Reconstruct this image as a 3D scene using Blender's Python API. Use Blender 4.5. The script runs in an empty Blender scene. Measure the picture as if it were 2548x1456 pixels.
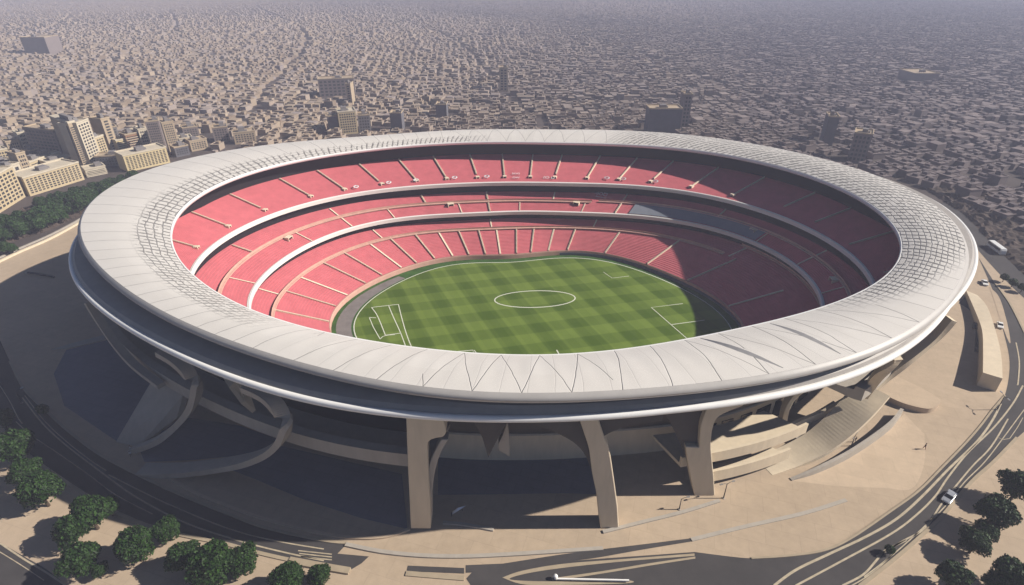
import bpy, bmesh, math, random
import numpy as np
from mathutils import Vector, Matrix

SC = bpy.context.scene
R = math.radians
random.seed(7)
rng = np.random.default_rng(7)

# ------------------------------------------------------------------ camera
CAM_H = 123.0
PITCH = R(30.0)
F = 1439.0                      # focal length in units of a 2548 x 1456 picture
cd = bpy.data.cameras.new("camera")
cam = bpy.data.objects.new("camera", cd)
SC.collection.objects.link(cam)
cam.location = (0, 0, CAM_H)
cam.rotation_euler = (R(90) - PITCH, 0, 0)
cd.sensor_width = 36.0
cd.lens = F / 2548 * 36.0
cd.clip_end = 20000
SC.camera = cam

# ------------------------------------------------------------------ world, sun, exposure
SUN_EL, SUN_AZ = R(34.5), R(0.5)      # azimuth measured from +x (right) towards +y (away)
sx, sy, sz = math.cos(SUN_EL) * math.cos(SUN_AZ), math.cos(SUN_EL) * math.sin(SUN_AZ), math.sin(SUN_EL)
w = bpy.data.worlds.new("World")
SC.world = w
w.use_nodes = True
nt = w.node_tree
bg = nt.nodes["Background"]
sky = nt.nodes.new("ShaderNodeTexSky")
sky.sky_type = 'NISHITA'
sky.sun_disc = False
sky.sun_elevation = SUN_EL
sky.sun_rotation = math.atan2(sx, sy)
sky.air_density = .5
sky.dust_density = .2
sky.ozone_density = 2.5
nt.links.new(sky.outputs[0], bg.inputs[0])
bg.inputs[1].default_value = 0.05
sl = bpy.data.lights.new("sun", 'SUN')
sl.energy = 5.0
sl.angle = R(0.6)
sl.color = (1.0, 0.93, 0.83)
so = bpy.data.objects.new("sun", sl)
SC.collection.objects.link(so)
so.rotation_euler = Vector((sx, sy, sz)).to_track_quat('Z', 'Y').to_euler()
SC.view_settings.view_transform = 'Standard'
SC.view_settings.look = 'None'
SC.view_settings.exposure = 0.45
SC.view_settings.gamma = 1.0
SC.view_settings.use_curve_mapping = False
SC.cycles.max_bounces = 6
SC.cycles.diffuse_bounces = 1
SC.cycles.volume_bounces = 1

# ------------------------------------------------------------------ helpers
def P(u, v, z=0.0):
    "world point at height z seen in direction (u, v) of a 2548-wide frame"
    dx, dy = (u - 1274) / F, (728 - v) / F
    Y = math.cos(PITCH) + dy * math.sin(PITCH)
    Z = -math.sin(PITCH) + dy * math.cos(PITCH)
    t = (z - CAM_H) / Z
    return Vector((dx * t, Y * t, z))

def PV(u, v, y):
    "world point on the upright plane at depth y"
    dx, dy = (u - 1274) / F, (728 - v) / F
    Y = math.cos(PITCH) + dy * math.sin(PITCH)
    Z = -math.sin(PITCH) + dy * math.cos(PITCH)
    t = y / Y
    return Vector((dx * t, y, CAM_H + Z * t))

def top_height(p, v):
    "height above p at which a vertical edge reaches frame row v"
    dy = (728 - v) / F
    Y = math.cos(PITCH) + dy * math.sin(PITCH)
    Z = -math.sin(PITCH) + dy * math.cos(PITCH)
    return CAM_H + Z * p.y / Y

def tag(o, label=None, cat=None, group=None, kind=None):
    if label: o["label"] = label
    if cat: o["category"] = cat
    if group: o["group"] = group
    if kind: o["kind"] = kind
    return o

def empty(name, loc=(0, 0, 0), rz=0.0):
    o = bpy.data.objects.new(name, None)
    o.empty_display_size = 1
    SC.collection.objects.link(o)
    o.location = loc
    o.rotation_euler = (0, 0, rz)
    return o

def mesh_obj(name, verts, faces, mat=None, parent=None, smooth=False, uv=None, loc=None):
    me = bpy.data.meshes.new(name)
    me.from_pydata([tuple(v) for v in verts], [], [tuple(f) for f in faces])
    me.validate(clean_customdata=False)
    if uv is not None:
        l = me.uv_layers.new(name="UVMap")
        vi = np.empty(len(me.loops), dtype=np.int32)
        me.loops.foreach_get("vertex_index", vi)
        l.data.foreach_set("uv", np.asarray(uv, dtype=np.float32)[vi].ravel())
    if smooth:
        me.polygons.foreach_set("use_smooth", [True] * len(me.polygons))
    o = bpy.data.objects.new(name, me)
    SC.collection.objects.link(o)
    if mat is not None: me.materials.append(mat)
    if parent is not None: o.parent = parent
    if loc is not None: o.location = loc
    return o

class MB:
    "collects boxes and prisms into one mesh"
    def __init__(s): s.v, s.f = [], []
    def add(s, vs, fs):
        n = len(s.v)
        s.v += [tuple(v) for v in vs]
        s.f += [tuple(i + n for i in f) for f in fs]
        return s
    def box(s, x0, x1, y0, y1, z0, z1):
        return s.add([(x0,y0,z0),(x1,y0,z0),(x1,y1,z0),(x0,y1,z0),(x0,y0,z1),(x1,y0,z1),(x1,y1,z1),(x0,y1,z1)],
                     [(0,3,2,1),(4,5,6,7),(0,1,5,4),(1,2,6,5),(2,3,7,6),(3,0,4,7)])
    def prism(s, pts, z0, z1):
        n = len(pts)
        a = sum(pts[i][0]*pts[(i+1)%n][1]-pts[(i+1)%n][0]*pts[i][1] for i in range(n))
        if a < 0: pts = pts[::-1]
        vs = [(p[0], p[1], z0) for p in pts] + [(p[0], p[1], z1) for p in pts]
        fs = [tuple(range(n-1, -1, -1)), tuple(range(n, 2*n))] + [(i, (i+1)%n, (i+1)%n+n, i+n) for i in range(n)]
        return s.add(vs, fs)
    def tube(s, path, rad, n=8):
        path = [Vector(p) for p in path]
        rad = rad if isinstance(rad, (list, tuple)) else [rad]*len(path)
        vs, fs = [], []
        for i, p in enumerate(path):
            d = (path[min(i+1, len(path)-1)] - path[max(i-1, 0)]).normalized()
            a = d.orthogonal().normalized() if abs(d.z) < .9 else Vector((1, 0, 0))
            a = (a - d*a.dot(d)).normalized(); b = d.cross(a)
            for k in range(n):
                t = 2*math.pi*k/n
                vs.append(p + (a*math.cos(t) + b*math.sin(t))*rad[i])
        for i in range(len(path)-1):
            for k in range(n):
                fs.append((i*n+k, i*n+(k+1)%n, (i+1)*n+(k+1)%n, (i+1)*n+k))
        fs += [tuple(range(n-1, -1, -1)), tuple(range((len(path)-1)*n, len(path)*n))]
        return s.add(vs, fs)
    def build(s, name, mat=None, parent=None, smooth=False):
        return mesh_obj(name, s.v, s.f, mat, parent, smooth)

def catmull(pts, k=8):
    pts = [Vector(p) for p in pts]
    out = []
    for i in range(len(pts)-1):
        p0, p1, p2, p3 = pts[max(i-1, 0)], pts[i], pts[i+1], pts[min(i+2, len(pts)-1)]
        for j in range(k):
            t = j/k
            out.append(.5*((2*p1)+(-p0+p2)*t+(2*p0-5*p1+4*p2-p3)*t*t+(-p0+3*p1-3*p2+p3)*t**3))
    out.append(pts[-1])
    return out

# ------------------------------------------------------------------ materials
def mat(name, col, rough=.8, var=.0, scale=1.0, bump=0.0, bscale=20.0, metal=0.0, spec=.3, detail=4, col2=None, aniso=None):
    m = bpy.data.materials.new(name)
    m.use_nodes = True
    t = m.node_tree
    b = t.nodes["Principled BSDF"]
    b.inputs["Roughness"].default_value = rough
    b.inputs["Metallic"].default_value = metal
    b.inputs["Specular IOR Level"].default_value = spec
    b.inputs["Base Color"].default_value = (*col, 1)
    if var or col2 or bump:
        g = t.nodes.new("ShaderNodeNewGeometry")
        src = g.outputs["Position"]
        if aniso:
            mp = t.nodes.new("ShaderNodeMapping"); mp.inputs["Scale"].default_value = aniso
            t.links.new(src, mp.inputs[0]); src = mp.outputs[0]
    if var or col2:
        n = t.nodes.new("ShaderNodeTexNoise")
        n.inputs["Scale"].default_value = scale
        n.inputs["Detail"].default_value = detail
        n.inputs["Roughness"].default_value = .6
        t.links.new(src, n.inputs["Vector"])
        r = t.nodes.new("ShaderNodeValToRGB")
        r.color_ramp.elements[0].position = .3
        r.color_ramp.elements[1].position = .7
        lo = col2 if col2 else tuple(c*(1-var) for c in col)
        hi = col if col2 else tuple(min(1, c*(1+var)) for c in col)
        r.color_ramp.elements[0].color = (*lo, 1)
        r.color_ramp.elements[1].color = (*hi, 1)
        t.links.new(n.outputs[0], r.inputs[0])
        t.links.new(r.outputs[0], b.inputs["Base Color"])
    if bump:
        n2 = t.nodes.new("ShaderNodeTexNoise")
        n2.inputs["Scale"].default_value = bscale
        n2.inputs["Detail"].default_value = 3
        t.links.new(src, n2.inputs["Vector"])
        bp = t.nodes.new("ShaderNodeBump")
        bp.inputs["Strength"].default_value = bump
        bp.inputs["Distance"].default_value = .3
        t.links.new(n2.outputs[0], bp.inputs["Height"])
        t.links.new(bp.outputs[0], b.inputs["Normal"])
    return m

M = {}
M['plaza'] = mat("plaza_paving", (.48, .375, .27), .9, .07, .035, .03, 2.0, detail=8)
def add_joints(m, size, amount):
    t = m.node_tree; b = t.nodes["Principled BSDF"]; src = b.inputs["Base Color"].links[0].from_socket
    g = t.nodes.new("ShaderNodeNewGeometry"); br = t.nodes.new("ShaderNodeTexBrick")
    br.inputs["Scale"].default_value = 1.0; br.inputs["Brick Width"].default_value = size*1.6; br.inputs["Row Height"].default_value = size
    br.inputs["Mortar Size"].default_value = .07; br.inputs["Mortar Smooth"].default_value = .3; br.inputs["Bias"].default_value = 0
    br.inputs["Color1"].default_value = (1, 1, 1, 1); br.inputs["Color2"].default_value = (.95, .95, .95, 1); br.inputs["Mortar"].default_value = (amount, amount, amount, 1)
    mp = t.nodes.new("ShaderNodeMapping"); mp.inputs["Rotation"].default_value = (0, 0, .3)
    t.links.new(g.outputs["Position"], mp.inputs[0]); t.links.new(mp.outputs[0], br.inputs["Vector"])
    n = t.nodes.new("ShaderNodeTexNoise"); n.inputs["Scale"].default_value = .35; n.inputs["Detail"].default_value = 9; n.inputs["Roughness"].default_value = .7
    t.links.new(g.outputs["Position"], n.inputs["Vector"])
    mr = t.nodes.new("ShaderNodeMapRange"); mr.inputs["From Min"].default_value = .35; mr.inputs["From Max"].default_value = .7; mr.inputs["To Min"].default_value = .90; mr.inputs["To Max"].default_value = 1.04
    t.links.new(n.outputs[0], mr.inputs["Value"])
    m1 = t.nodes.new("ShaderNodeMix"); m1.data_type = 'RGBA'; m1.blend_type = 'MULTIPLY'; m1.inputs["Factor"].default_value = 1
    t.links.new(src, m1.inputs["A"]); t.links.new(br.outputs["Color"], m1.inputs["B"])
    m2 = t.nodes.new("ShaderNodeMix"); m2.data_type = 'RGBA'; m2.blend_type = 'MULTIPLY'; m2.inputs["Factor"].default_value = 1
    t.links.new(m1.outputs["Result"], m2.inputs["A"]); t.links.new(mr.outputs[0], m2.inputs["B"])
    t.links.new(m2.outputs["Result"], b.inputs["Base Color"])
add_joints(M['plaza'], 5.0, .86)
M['plaza_light'] = mat("plaza_light_paving", (.55, .43, .31), .9, .05, .05, .03, 2.0)
M['plaza_shade'] = mat("plaza_painted_shade", (.17, .18, .225), .85, .08, .04, .03, 2.0)  # paving with the blue plaza shade painted into its colour
add_joints(M['plaza_light'], 5.0, .88); add_joints(M['plaza_shade'], 3.0, .8)
M['asphalt'] = mat("asphalt", (.062, .057, .057), .9, .18, .08, .05, 3.0, detail=8)
_m = M['asphalt']; add_joints(_m, 60.0, .8)
M['kerb'] = mat("kerb_stone", (.38, .31, .22), .85, .1, .3)
M['paint'] = mat("road_paint", (.46, .39, .28), .7, .2, .6)
M['earth'] = mat("city_earth", (.075, .06, .055), .95, .3, .02, detail=8)
M['scrub'] = mat("scrub_earth", (.075, .055, .045), .95, .5, .06, .3, .6, detail=8)
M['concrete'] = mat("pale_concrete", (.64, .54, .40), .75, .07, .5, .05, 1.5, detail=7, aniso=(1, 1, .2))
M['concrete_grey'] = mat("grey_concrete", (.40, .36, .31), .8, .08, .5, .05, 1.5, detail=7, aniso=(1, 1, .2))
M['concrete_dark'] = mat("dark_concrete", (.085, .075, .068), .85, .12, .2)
M['white'] = mat("white_rim_paint", (.86, .85, .83), .3, .03, .3, spec=.5)
M['ledge'] = mat("ledge_membrane", (.34, .315, .29), .55, .08, .25, spec=.4)
M['silver'] = mat("silver_trim", (.62, .62, .63), .28, metal=.8)
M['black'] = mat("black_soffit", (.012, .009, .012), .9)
M['seat'] = mat("seat_red", (.58, .145, .165), .75, .09, .25)
M['aisle'] = mat("aisle_concrete", (.78, .66, .50), .8, .1, .8)
M['walkway'] = mat("walkway_concrete", (.60, .36, .29), .8, .1, .4)
M['greyseat'] = mat("grey_press_seats", (.21, .23, .27), .7, .05, .4)
M['fascia'] = mat("white_tier_fascia", (.84, .82, .78), .35, .02, .3, spec=.5)
M['track'] = mat("track_grey", (.20, .18, .17), .85, .15, .3)
M['roof_plain'] = mat('roof_fold_panel', (.5,.48,.46), .55, .05, .3)
M['concrete_w'] = mat('bevel_panel', (.42,.40,.38), .45, .05, .3)
M['glass'] = mat("dark_glass", (.02, .023, .028), .12, spec=.6)
M['glass_blue'] = mat("window_glass", (.045, .045, .05), .3, spec=.5)
M['board'] = mat("led_board", (.10, .12, .16), .35)
M['rail'] = mat("steel_rail", (.32, .36, .36), .4, metal=.5)
M['trunk'] = mat("bark", (.07, .05, .035), .95, .2, 3.0)
M['metal_dark'] = mat("dark_metal", (.05, .05, .055), .5, metal=.4)
M['sign'] = mat("sign_white", (.7, .7, .7), .6)

def leaf_mat(name, c1, c2):
    m = bpy.data.materials.new(name); m.use_nodes = True
    t = m.node_tree; b = t.nodes["Principled BSDF"]
    g = t.nodes.new("ShaderNodeNewGeometry")
    r = t.nodes.new("ShaderNodeValToRGB")
    r.color_ramp.elements[0].color = (*c1, 1); r.color_ramp.elements[1].color = (*c2, 1)
    t.links.new(g.outputs["Random Per Island"], r.inputs[0])
    t.links.new(r.outputs[0], b.inputs["Base Color"])
    b.inputs["Roughness"].default_value = .6
    b.inputs["Specular IOR Level"].default_value = .25
    return m
M['leaf'] = leaf_mat("dark_leaves", (.006, .018, .003), (.028, .070, .010))
M['leaf2'] = leaf_mat("mid_leaves", (.008, .024, .004), (.032, .075, .013))

# ------------------------------------------------------------------ the bowl's plan: radius round the centre as a low order Fourier series
CX, CY = 2.0, 197.0
COEF = {
 'outer': [127.455, 0.902, 8.333, 23.115, -1.898, -2.588, 6.103, 3.038, -1.871, -0.85, 1.923, 0.363, -0.954, 0.659, 0.649],
 'inner': [107.949, 3.668, 7.547, 18.532, -0.072, 1.176, 3.806, 1.912, -0.441, -0.198, 0.286, -0.023, -0.692, 0.008, 0.112],
 'rim': [131.877, 2.11, 9.759, 25.259, 0.725, 0.459, 6.694, 4.139, 0.045, 0.678, 2.771, -0.18, 1.024, -0.333, -0.13],
 'upper': [95.165, 3.326, -0.772, 21.56, -0.255, 0.739, 0.869, 3.696, -0.712, -0.69, -2.114, -1.051, -0.023],
 'mid': [82.92, 5.157, 1.008, 20.157, 0.447, 1.869, 1.028, 3.127, -0.043, 0.041, -1.65, -1.269, 0.369],
 'pitch': [62.247, 5.676, 0.486, 14.916, 0.346, 1.168, -1.532, 1.156, -1.818, -0.595, -2.26]}
#COEF_END
def rad(k, th):
    c = COEF[k]; n = (len(c)-1)//2
    s = c[0]
    for j in range(1, n+1):
        s += c[2*j-1]*math.cos(j*th) + c[2*j]*math.sin(j*th)
    return s
def RP(th, r, z): return (CX + r*math.cos(th), CY + r*math.sin(th), z)

def ring_loft(name, prof, m, parent, n=288, closed=False, smooth=False, t0=0.0, t1=2*math.pi, uv=False):
    "prof: functions th -> (r, z); lofts them round the bowl"
    full = abs(t1-t0-2*math.pi) < 1e-6
    cols = n if full else n+1
    vs, uvs = [], []
    k = len(prof)
    for i in range(cols):
        th = t0 + (t1-t0)*i/n
        for j, p in enumerate(prof):
            r, z = p(th)
            vs.append(RP(th, r, z)); uvs.append((th/(2*math.pi), j/(k-1)))
    fs = []
    for i in range(n):
        a, b = i*k, ((i+1) % cols)*k
        for j in range(k if closed else k-1):
            j2 = (j+1) % k
            fs.append((a+j, a+j2, b+j2, b+j))
    if closed and not full:
        fs += [tuple(range(k-1, -1, -1)), tuple(range((cols-1)*k, cols*k))]
    return mesh_obj(name, vs, fs, m, parent, smooth, uvs if uv else None)

def tor(rf, zf, rr, m=10):
    return [(lambda th, a=2*math.pi*j/m: (rf(th)+rr*math.cos(a), (zf(th) if callable(zf) else zf)-rr*math.sin(a))) for j in range(m)]

# ------------------------------------------------------------------ ground, roads
def sheet(name, pts, z, m, thick=None, parent=None, kind='structure'):
    if thick:
        o = MB().prism([(p[0], p[1]) for p in pts], z-thick, z).build(name, m, parent)
    else:
        a = sum(pts[i][0]*pts[(i+1)%len(pts)][1]-pts[(i+1)%len(pts)][0]*pts[i][1] for i in range(len(pts)))
        if a < 0: pts = pts[::-1]
        o = mesh_obj(name, [(p[0], p[1], z) for p in pts], [tuple(range(len(pts)))], m, parent)
    if kind and parent is None: o["kind"] = kind
    return o
def G(pts, z=0.0): return [P(u, v, z) for u, v in pts]
def GS(pts, z=0.0, k=6): return catmull(G(pts, z), k)
def ribbon(name, pts, width, z, m, thick=None, parent=None, kind='structure', k=6, smooth=True):
    c = catmull(pts, k) if smooth else [Vector(p) for p in pts]
    L, Rr = [], []
    for i, p in enumerate(c):
        d = (c[min(i+1, len(c)-1)] - c[max(i-1, 0)]); d.z = 0
        d.normalize(); nn = Vector((-d.y, d.x, 0))
        wv = width(i/(len(c)-1)) if callable(width) else width
        L.append(p+nn*wv/2); Rr.append(p-nn*wv/2)
    n = len(c)
    if thick:
        vs = [(p.x, p.y, z) for p in L]+[(p.x, p.y, z) for p in Rr]+[(p.x, p.y, z-thick) for p in L]+[(p.x, p.y, z-thick) for p in Rr]
        fs = []
        for i in range(n-1):
            fs += [(n+i, n+i+1, i+1, i), (i, i+1, 2*n+i+1, 2*n+i), (n+i+1, n+i, 3*n+i, 3*n+i+1), (2*n+i, 2*n+i+1, 3*n+i+1, 3*n+i)]
        fs += [(0, 2*n, 3*n, n), (n-1, 2*n-1, 4*n-1, 3*n-1)]
    else:
        vs = [(p.x, p.y, z) for p in L]+[(p.x, p.y, z) for p in Rr]
        fs = [(n+i, n+i+1, i+1, i) for i in range(n-1)]
    o = mesh_obj(name, vs, fs, m, parent)
    if kind and parent is None: o["kind"] = kind
    return o

sheet("ground", [(-9000, -300, 0), (9000, -300, 0), (9000, 12000, 0), (-9000, 12000, 0)], 0.0, M['earth'])
# the plaza the stadium stands on
pl = G([(-420, 780), (-40, 672), (215, 545)]) + [Vector((-150, 330, 0)), Vector((0, 345, 0)), Vector((150, 330, 0))] + G([(2400, 545), (2468, 650), (2548, 730), (2900, 820)])
pl += [Vector((300, 20, 0)), Vector((-300, 20, 0))]
sheet("plaza", pl, 0.03, M['plaza'])

Z1, Z2, Z3 = 0.06, 0.09, 0.12
# left ring road and its cut-off end
EIN = [(-70, 700), (-15, 815), (25, 900), (56, 962), (90, 1000), (123, 1030), (164, 1068), (237, 1124), (300, 1160), (380, 1200), (474, 1242), (569, 1280), (664, 1315), (806, 1346), (865, 1352)]
EOUT = [(-300, 800), (-100, 930), (-20, 1030), (30, 1090), (66, 1128), (152, 1190), (253, 1255), (320, 1288), (400, 1318), (474, 1335), (560, 1352), (633, 1372), (720, 1392), (806, 1407), (872, 1419)]
a = GS(EIN, 0); b = GS(EOUT, 0)
sheet("road", a + G([(840, 1378), (918, 1385), (900, 1402)]) + b[::-1], Z1, M['asphalt'])
rd_right_in = [(2434, 640), (2475, 735), (2494, 814), (2512, 900), (2500, 985), (2470, 1020), (2440, 1060), (2400, 1106), (2343, 1165), (2286, 1222), (2217, 1272), (2122, 1337), (2052, 1370), (1964, 1384), (1869, 1390), (1728, 1374)]
rd_right_out = [(2475, 704), (2513, 757), (2550, 830), (2600, 950), (2600, 1020), (2520, 1100), (2473, 1147), (2425, 1190), (2384, 1235), (2343, 1284), (2280, 1343), (2217, 1397), (2138, 1458), (2060, 1520)]
sheet("road", GS(rd_right_in) + G([(1475, 1392), (1379, 1400), (1252, 1420), (1175, 1424), (1160, 1440), (1180, 1470), (1230, 1520)]) + GS(rd_right_out)[::-1], Z1, M['asphalt'])
sheet("road", G([(1159, 1407), (1252, 1403)]) + GS([(1252, 1403), (1379, 1383), (1475, 1370), (1600, 1355), (1728, 1339)])[1:] + G([(1727, 1347)]) + GS([(1727, 1347), (1600, 1368), (1475, 1390), (1379, 1402), (1252, 1421), (1159, 1426)])[1:], Z2, M['asphalt'])
sheet("road", G([(1015, 1408), (1155, 1414), (1155, 1428), (1012, 1422)]), Z2, M['asphalt'])
sheet("road", GS([(-60, 1310), (0, 1350), (60, 1385), (120, 1420), (180, 1470)]) + G([(180, 1530), (-120, 1530), (-120, 1330)]), Z1, M['asphalt'])
# inner dark lane on the right, tan median, hairpin bands
sheet("road", GS([(2407, 731), (2434, 757), (2449, 814), (2451, 850), (2445, 880)]) + GS([(2424, 876), (2427, 814), (2415, 775), (2385, 755)]), Z1, M['asphalt'])
sheet("road_median", GS([(2462, 715), (2486, 740), (2505, 800), (2514, 850), (2508, 847), (2490, 800), (2474, 750), (2462, 715)]), Z2, M['plaza'], None)
sheet("pavement", GS([(1250, 1438), (1300, 1421), (1400, 1404), (1550, 1392), (1728, 1378)]) + GS([(1728, 1384), (1550, 1398), (1400, 1414), (1310, 1428), (1268, 1442), (1330, 1447), (1440, 1447), (1560, 1445), (1564, 1452), (1440, 1456), (1310, 1456), (1250, 1438)]), Z3, M['kerb'])
sheet("pavement", GS([(1372, 1440), (1500, 1422), (1620, 1402), (1730, 1386)]) + G([(1730, 1391)]) + GS([(1730, 1391), (1620, 1408), (1500, 1428), (1374, 1447)])[1:], Z3+.03, M['kerb'])
# far road behind the right end, grass strip edge road
ribbon("road", G([(2330, 505), (2400, 556), (2450, 606), (2500, 660), (2560, 720), (2640, 790)]), 12, Z1, M['asphalt'])
# painted lines
def line(pts, wd=.36, z=Z3, name="lane_marking", mm='paint', k=5):
    return ribbon(name, G(pts), wd*.62, z, M[mm], k=k)
line([(56, 990), (104, 1052), (158, 1103), (218, 1150), (285, 1200), (330, 1232), (400, 1272), (474, 1307), (560, 1336), (633, 1357), (720, 1378), (806, 1396)], .6)
line([(62, 985), (111, 1048), (165, 1099), (225, 1146), (265, 1172)], .4)
line([(270, 1182), (380, 1237), (474, 1279), (560, 1313), (633, 1335), (720, 1353), (806, 1367)], .5)
line([(40, 1050), (80, 1085), (142, 1127), (221, 1182), (285, 1230), (380, 1280)], .35)
line([(0, 960), (25, 1000), (45, 1040), (56, 1055)], .4)
line([(133, 1208), (182, 1232), (228, 1258), (280, 1282)], .4)
line([(0, 1352), (60, 1392), (120, 1428), (170, 1462)], .6)
line([(-20, 1362), (50, 1405), (110, 1445)], .3)
for k in range(3):
    line([(742+3*k, 1371+7*k), (780, 1375+7*k), (826, 1380+7*k)], .45, k=2)
line([(2528, 853), (2536, 900), (2533, 953), (2530, 958)], .6)
line([(2545, 960), (2520, 1005), (2473, 1064), (2409, 1126), (2359, 1188), (2327, 1235), (2280, 1282), (2217, 1329), (2090, 1399), (1980, 1458)], .7)
line([(2490, 1005), (2470, 1045), (2432, 1098), (2360, 1168), (2290, 1240), (2229, 1293), (2153, 1337), (2059, 1381), (1980, 1419), (1926, 1458)], .9)
line([(2508, 1043), (2466, 1112), (2420, 1160), (2375, 1214), (2340, 1258), (2302, 1315), (2248, 1346), (2180, 1386)], .6)
line([(2255, 1345), (2201, 1372), (2179, 1397), (2147, 1431), (2096, 1458)], .7)
line([(2228, 1372), (2190, 1410), (2150, 1440), (2115, 1460)], .4)
line([(2548, 1020), (2500, 1085), (2450, 1150), (2400, 1200), (2350, 1262), (2290, 1320), (2220, 1382), (2150, 1436)], .4)
line([(2484, 1090), (2512, 1092), (2545, 1040)], .3, k=2)
# kerbs: raised edges along the roads
def kerb(pts, wd=.7, h=.22, mm='kerb'):
    return ribbon("kerb", G(pts), wd, Z1+h, M[mm], thick=h+.05)
kerb(EIN[2:])
kerb([(30, 1092), (66, 1130), (152, 1192), (253, 1257), (320, 1290), (400, 1320), (474, 1337), (560, 1354), (633, 1374), (720, 1394), (806, 1409), (872, 1421)], .9)
kerb(rd_right_in[4:15], .5)
kerb([(2475, 704), (2513, 757), (2550, 830)], .7)
kerb([(2530, 1090), (2473, 1149), (2425, 1192), (2384, 1237), (2343, 1286), (2280, 1345), (2217, 1399), (2138, 1460)], .8)
kerb([(1010, 1428), (1080, 1434), (1155, 1440)], 1.2)
kerb([(720, 1396), (800, 1411), (870, 1423)], 1.6, .5)
kerb([(860, 1356), (950, 1374), (1050, 1384), (1150, 1386), (1250, 1382), (1380, 1374), (1500, 1366)], 1.0, .35, 'concrete_grey')
# plaza joints, slabs and painted shade panels
ribbon("kerb", G([(1790, 1247), (1700, 1275), (1600, 1300), (1500, 1325)]), .9, .4, M['concrete_grey'], thick=.4)
ribbon("kerb", G([(2105, 1245), (2000, 1278), (1850, 1312), (1720, 1344)]), 1.0, .25, M['concrete_grey'], thick=.25)
ribbon("kerb", G([(1103, 1302), (1150, 1306), (1228, 1320)]), .8, .45, M['concrete_grey'], thick=.45)
ribbon("kerb", G([(390, 1170), (474, 1222), (569, 1262), (664, 1295), (780, 1325), (880, 1340), (960, 1337), (1020, 1318)]), .8, .5, M['plaza_light'], thick=.5)
sheet("paved_path", GS([(1965, 1196), (2036, 1167), (2124, 1120), (2212, 1060), (2250, 1030)]) + GS([(2300, 1080), (2300, 1150), (2270, 1215), (2200, 1215), (2080, 1210)]), .045, M['plaza_light'])
sheet("paved_path", G([(127, 871), (200, 850), (272, 832), (280, 842), (200, 862), (165, 869)]), .3, M['concrete_grey'], .26)
sheet("shade_panel", G([(165, 871), (285, 842), (400, 930), (290, 1098), (160, 1010), (134, 930)]), .05, M['plaza_shade'])  # this and the next three: dark sheets painting shade on the plaza
sheet("shade_panel", G([(440, 1035), (600, 1060), (700, 1095), (640, 1130), (480, 1145), (360, 1150), (345, 1115)]), .05, M['plaza_shade'])
sheet("shade_panel", G([(545, 1158), (700, 1110), (1000, 1180), (1014, 1317), (900, 1290), (760, 1245), (640, 1195)]), .05, M['plaza_shade'])
sheet("shade_panel", G([(1090, 1130), (1465, 1115), (1490, 1230), (1400, 1228), (1090, 1232)]), .05, M['plaza_shade'])

# dark hillside with a rough surface between city and plaza
def rough_patch(name, poly, z, amp, n, m, label):
    bm = bmesh.new()
    f = bm.faces.new([bm.verts.new((p.x, p.y, 0)) for p in poly])
    bmesh.ops.triangulate(bm, faces=[f])
    for _ in range(n):
        bmesh.ops.subdivide_edges(bm, edges=[e for e in bm.edges if e.calc_length() > 3.0], cuts=1, use_grid_fill=True)
    bmesh.ops.triangulate(bm, faces=bm.faces)
    for v in bm.verts:
        v.co.z = z + amp*rng.random() if not v.is_boundary else z
    me = bpy.data.meshes.new(name); bm.to_mesh(me); bm.free()
    me.materials.append(m)
    o = bpy.data.objects.new(name, me); SC.collection.objects.link(o)
    tag(o, label, None, None, 'structure')
    return o
rough_patch("hillside", G([(-200, 690), (0, 612), (120, 575), (215, 530), (330, 462), (300, 440), (60, 520), (-200, 600)]), .05, 1.6, 5, M['scrub'], None)
rough_patch("hillside", G([(2300, 470), (2400, 535), (2470, 610), (2548, 685), (2760, 780), (2900, 640), (2600, 560), (2400, 440)]), .05, 2.0, 5, M['scrub'], None)
ribbon("kerb", G([(-40, 672), (40, 633), (120, 598), (180, 566), (212, 547)]), 1.3, .9, M['concrete'], thick=.9)
ribbon("kerb", G([(-40, 662), (40, 624), (120, 589), (180, 558), (214, 538)]), .9, .7, M['concrete_grey'], thick=.7)

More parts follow.
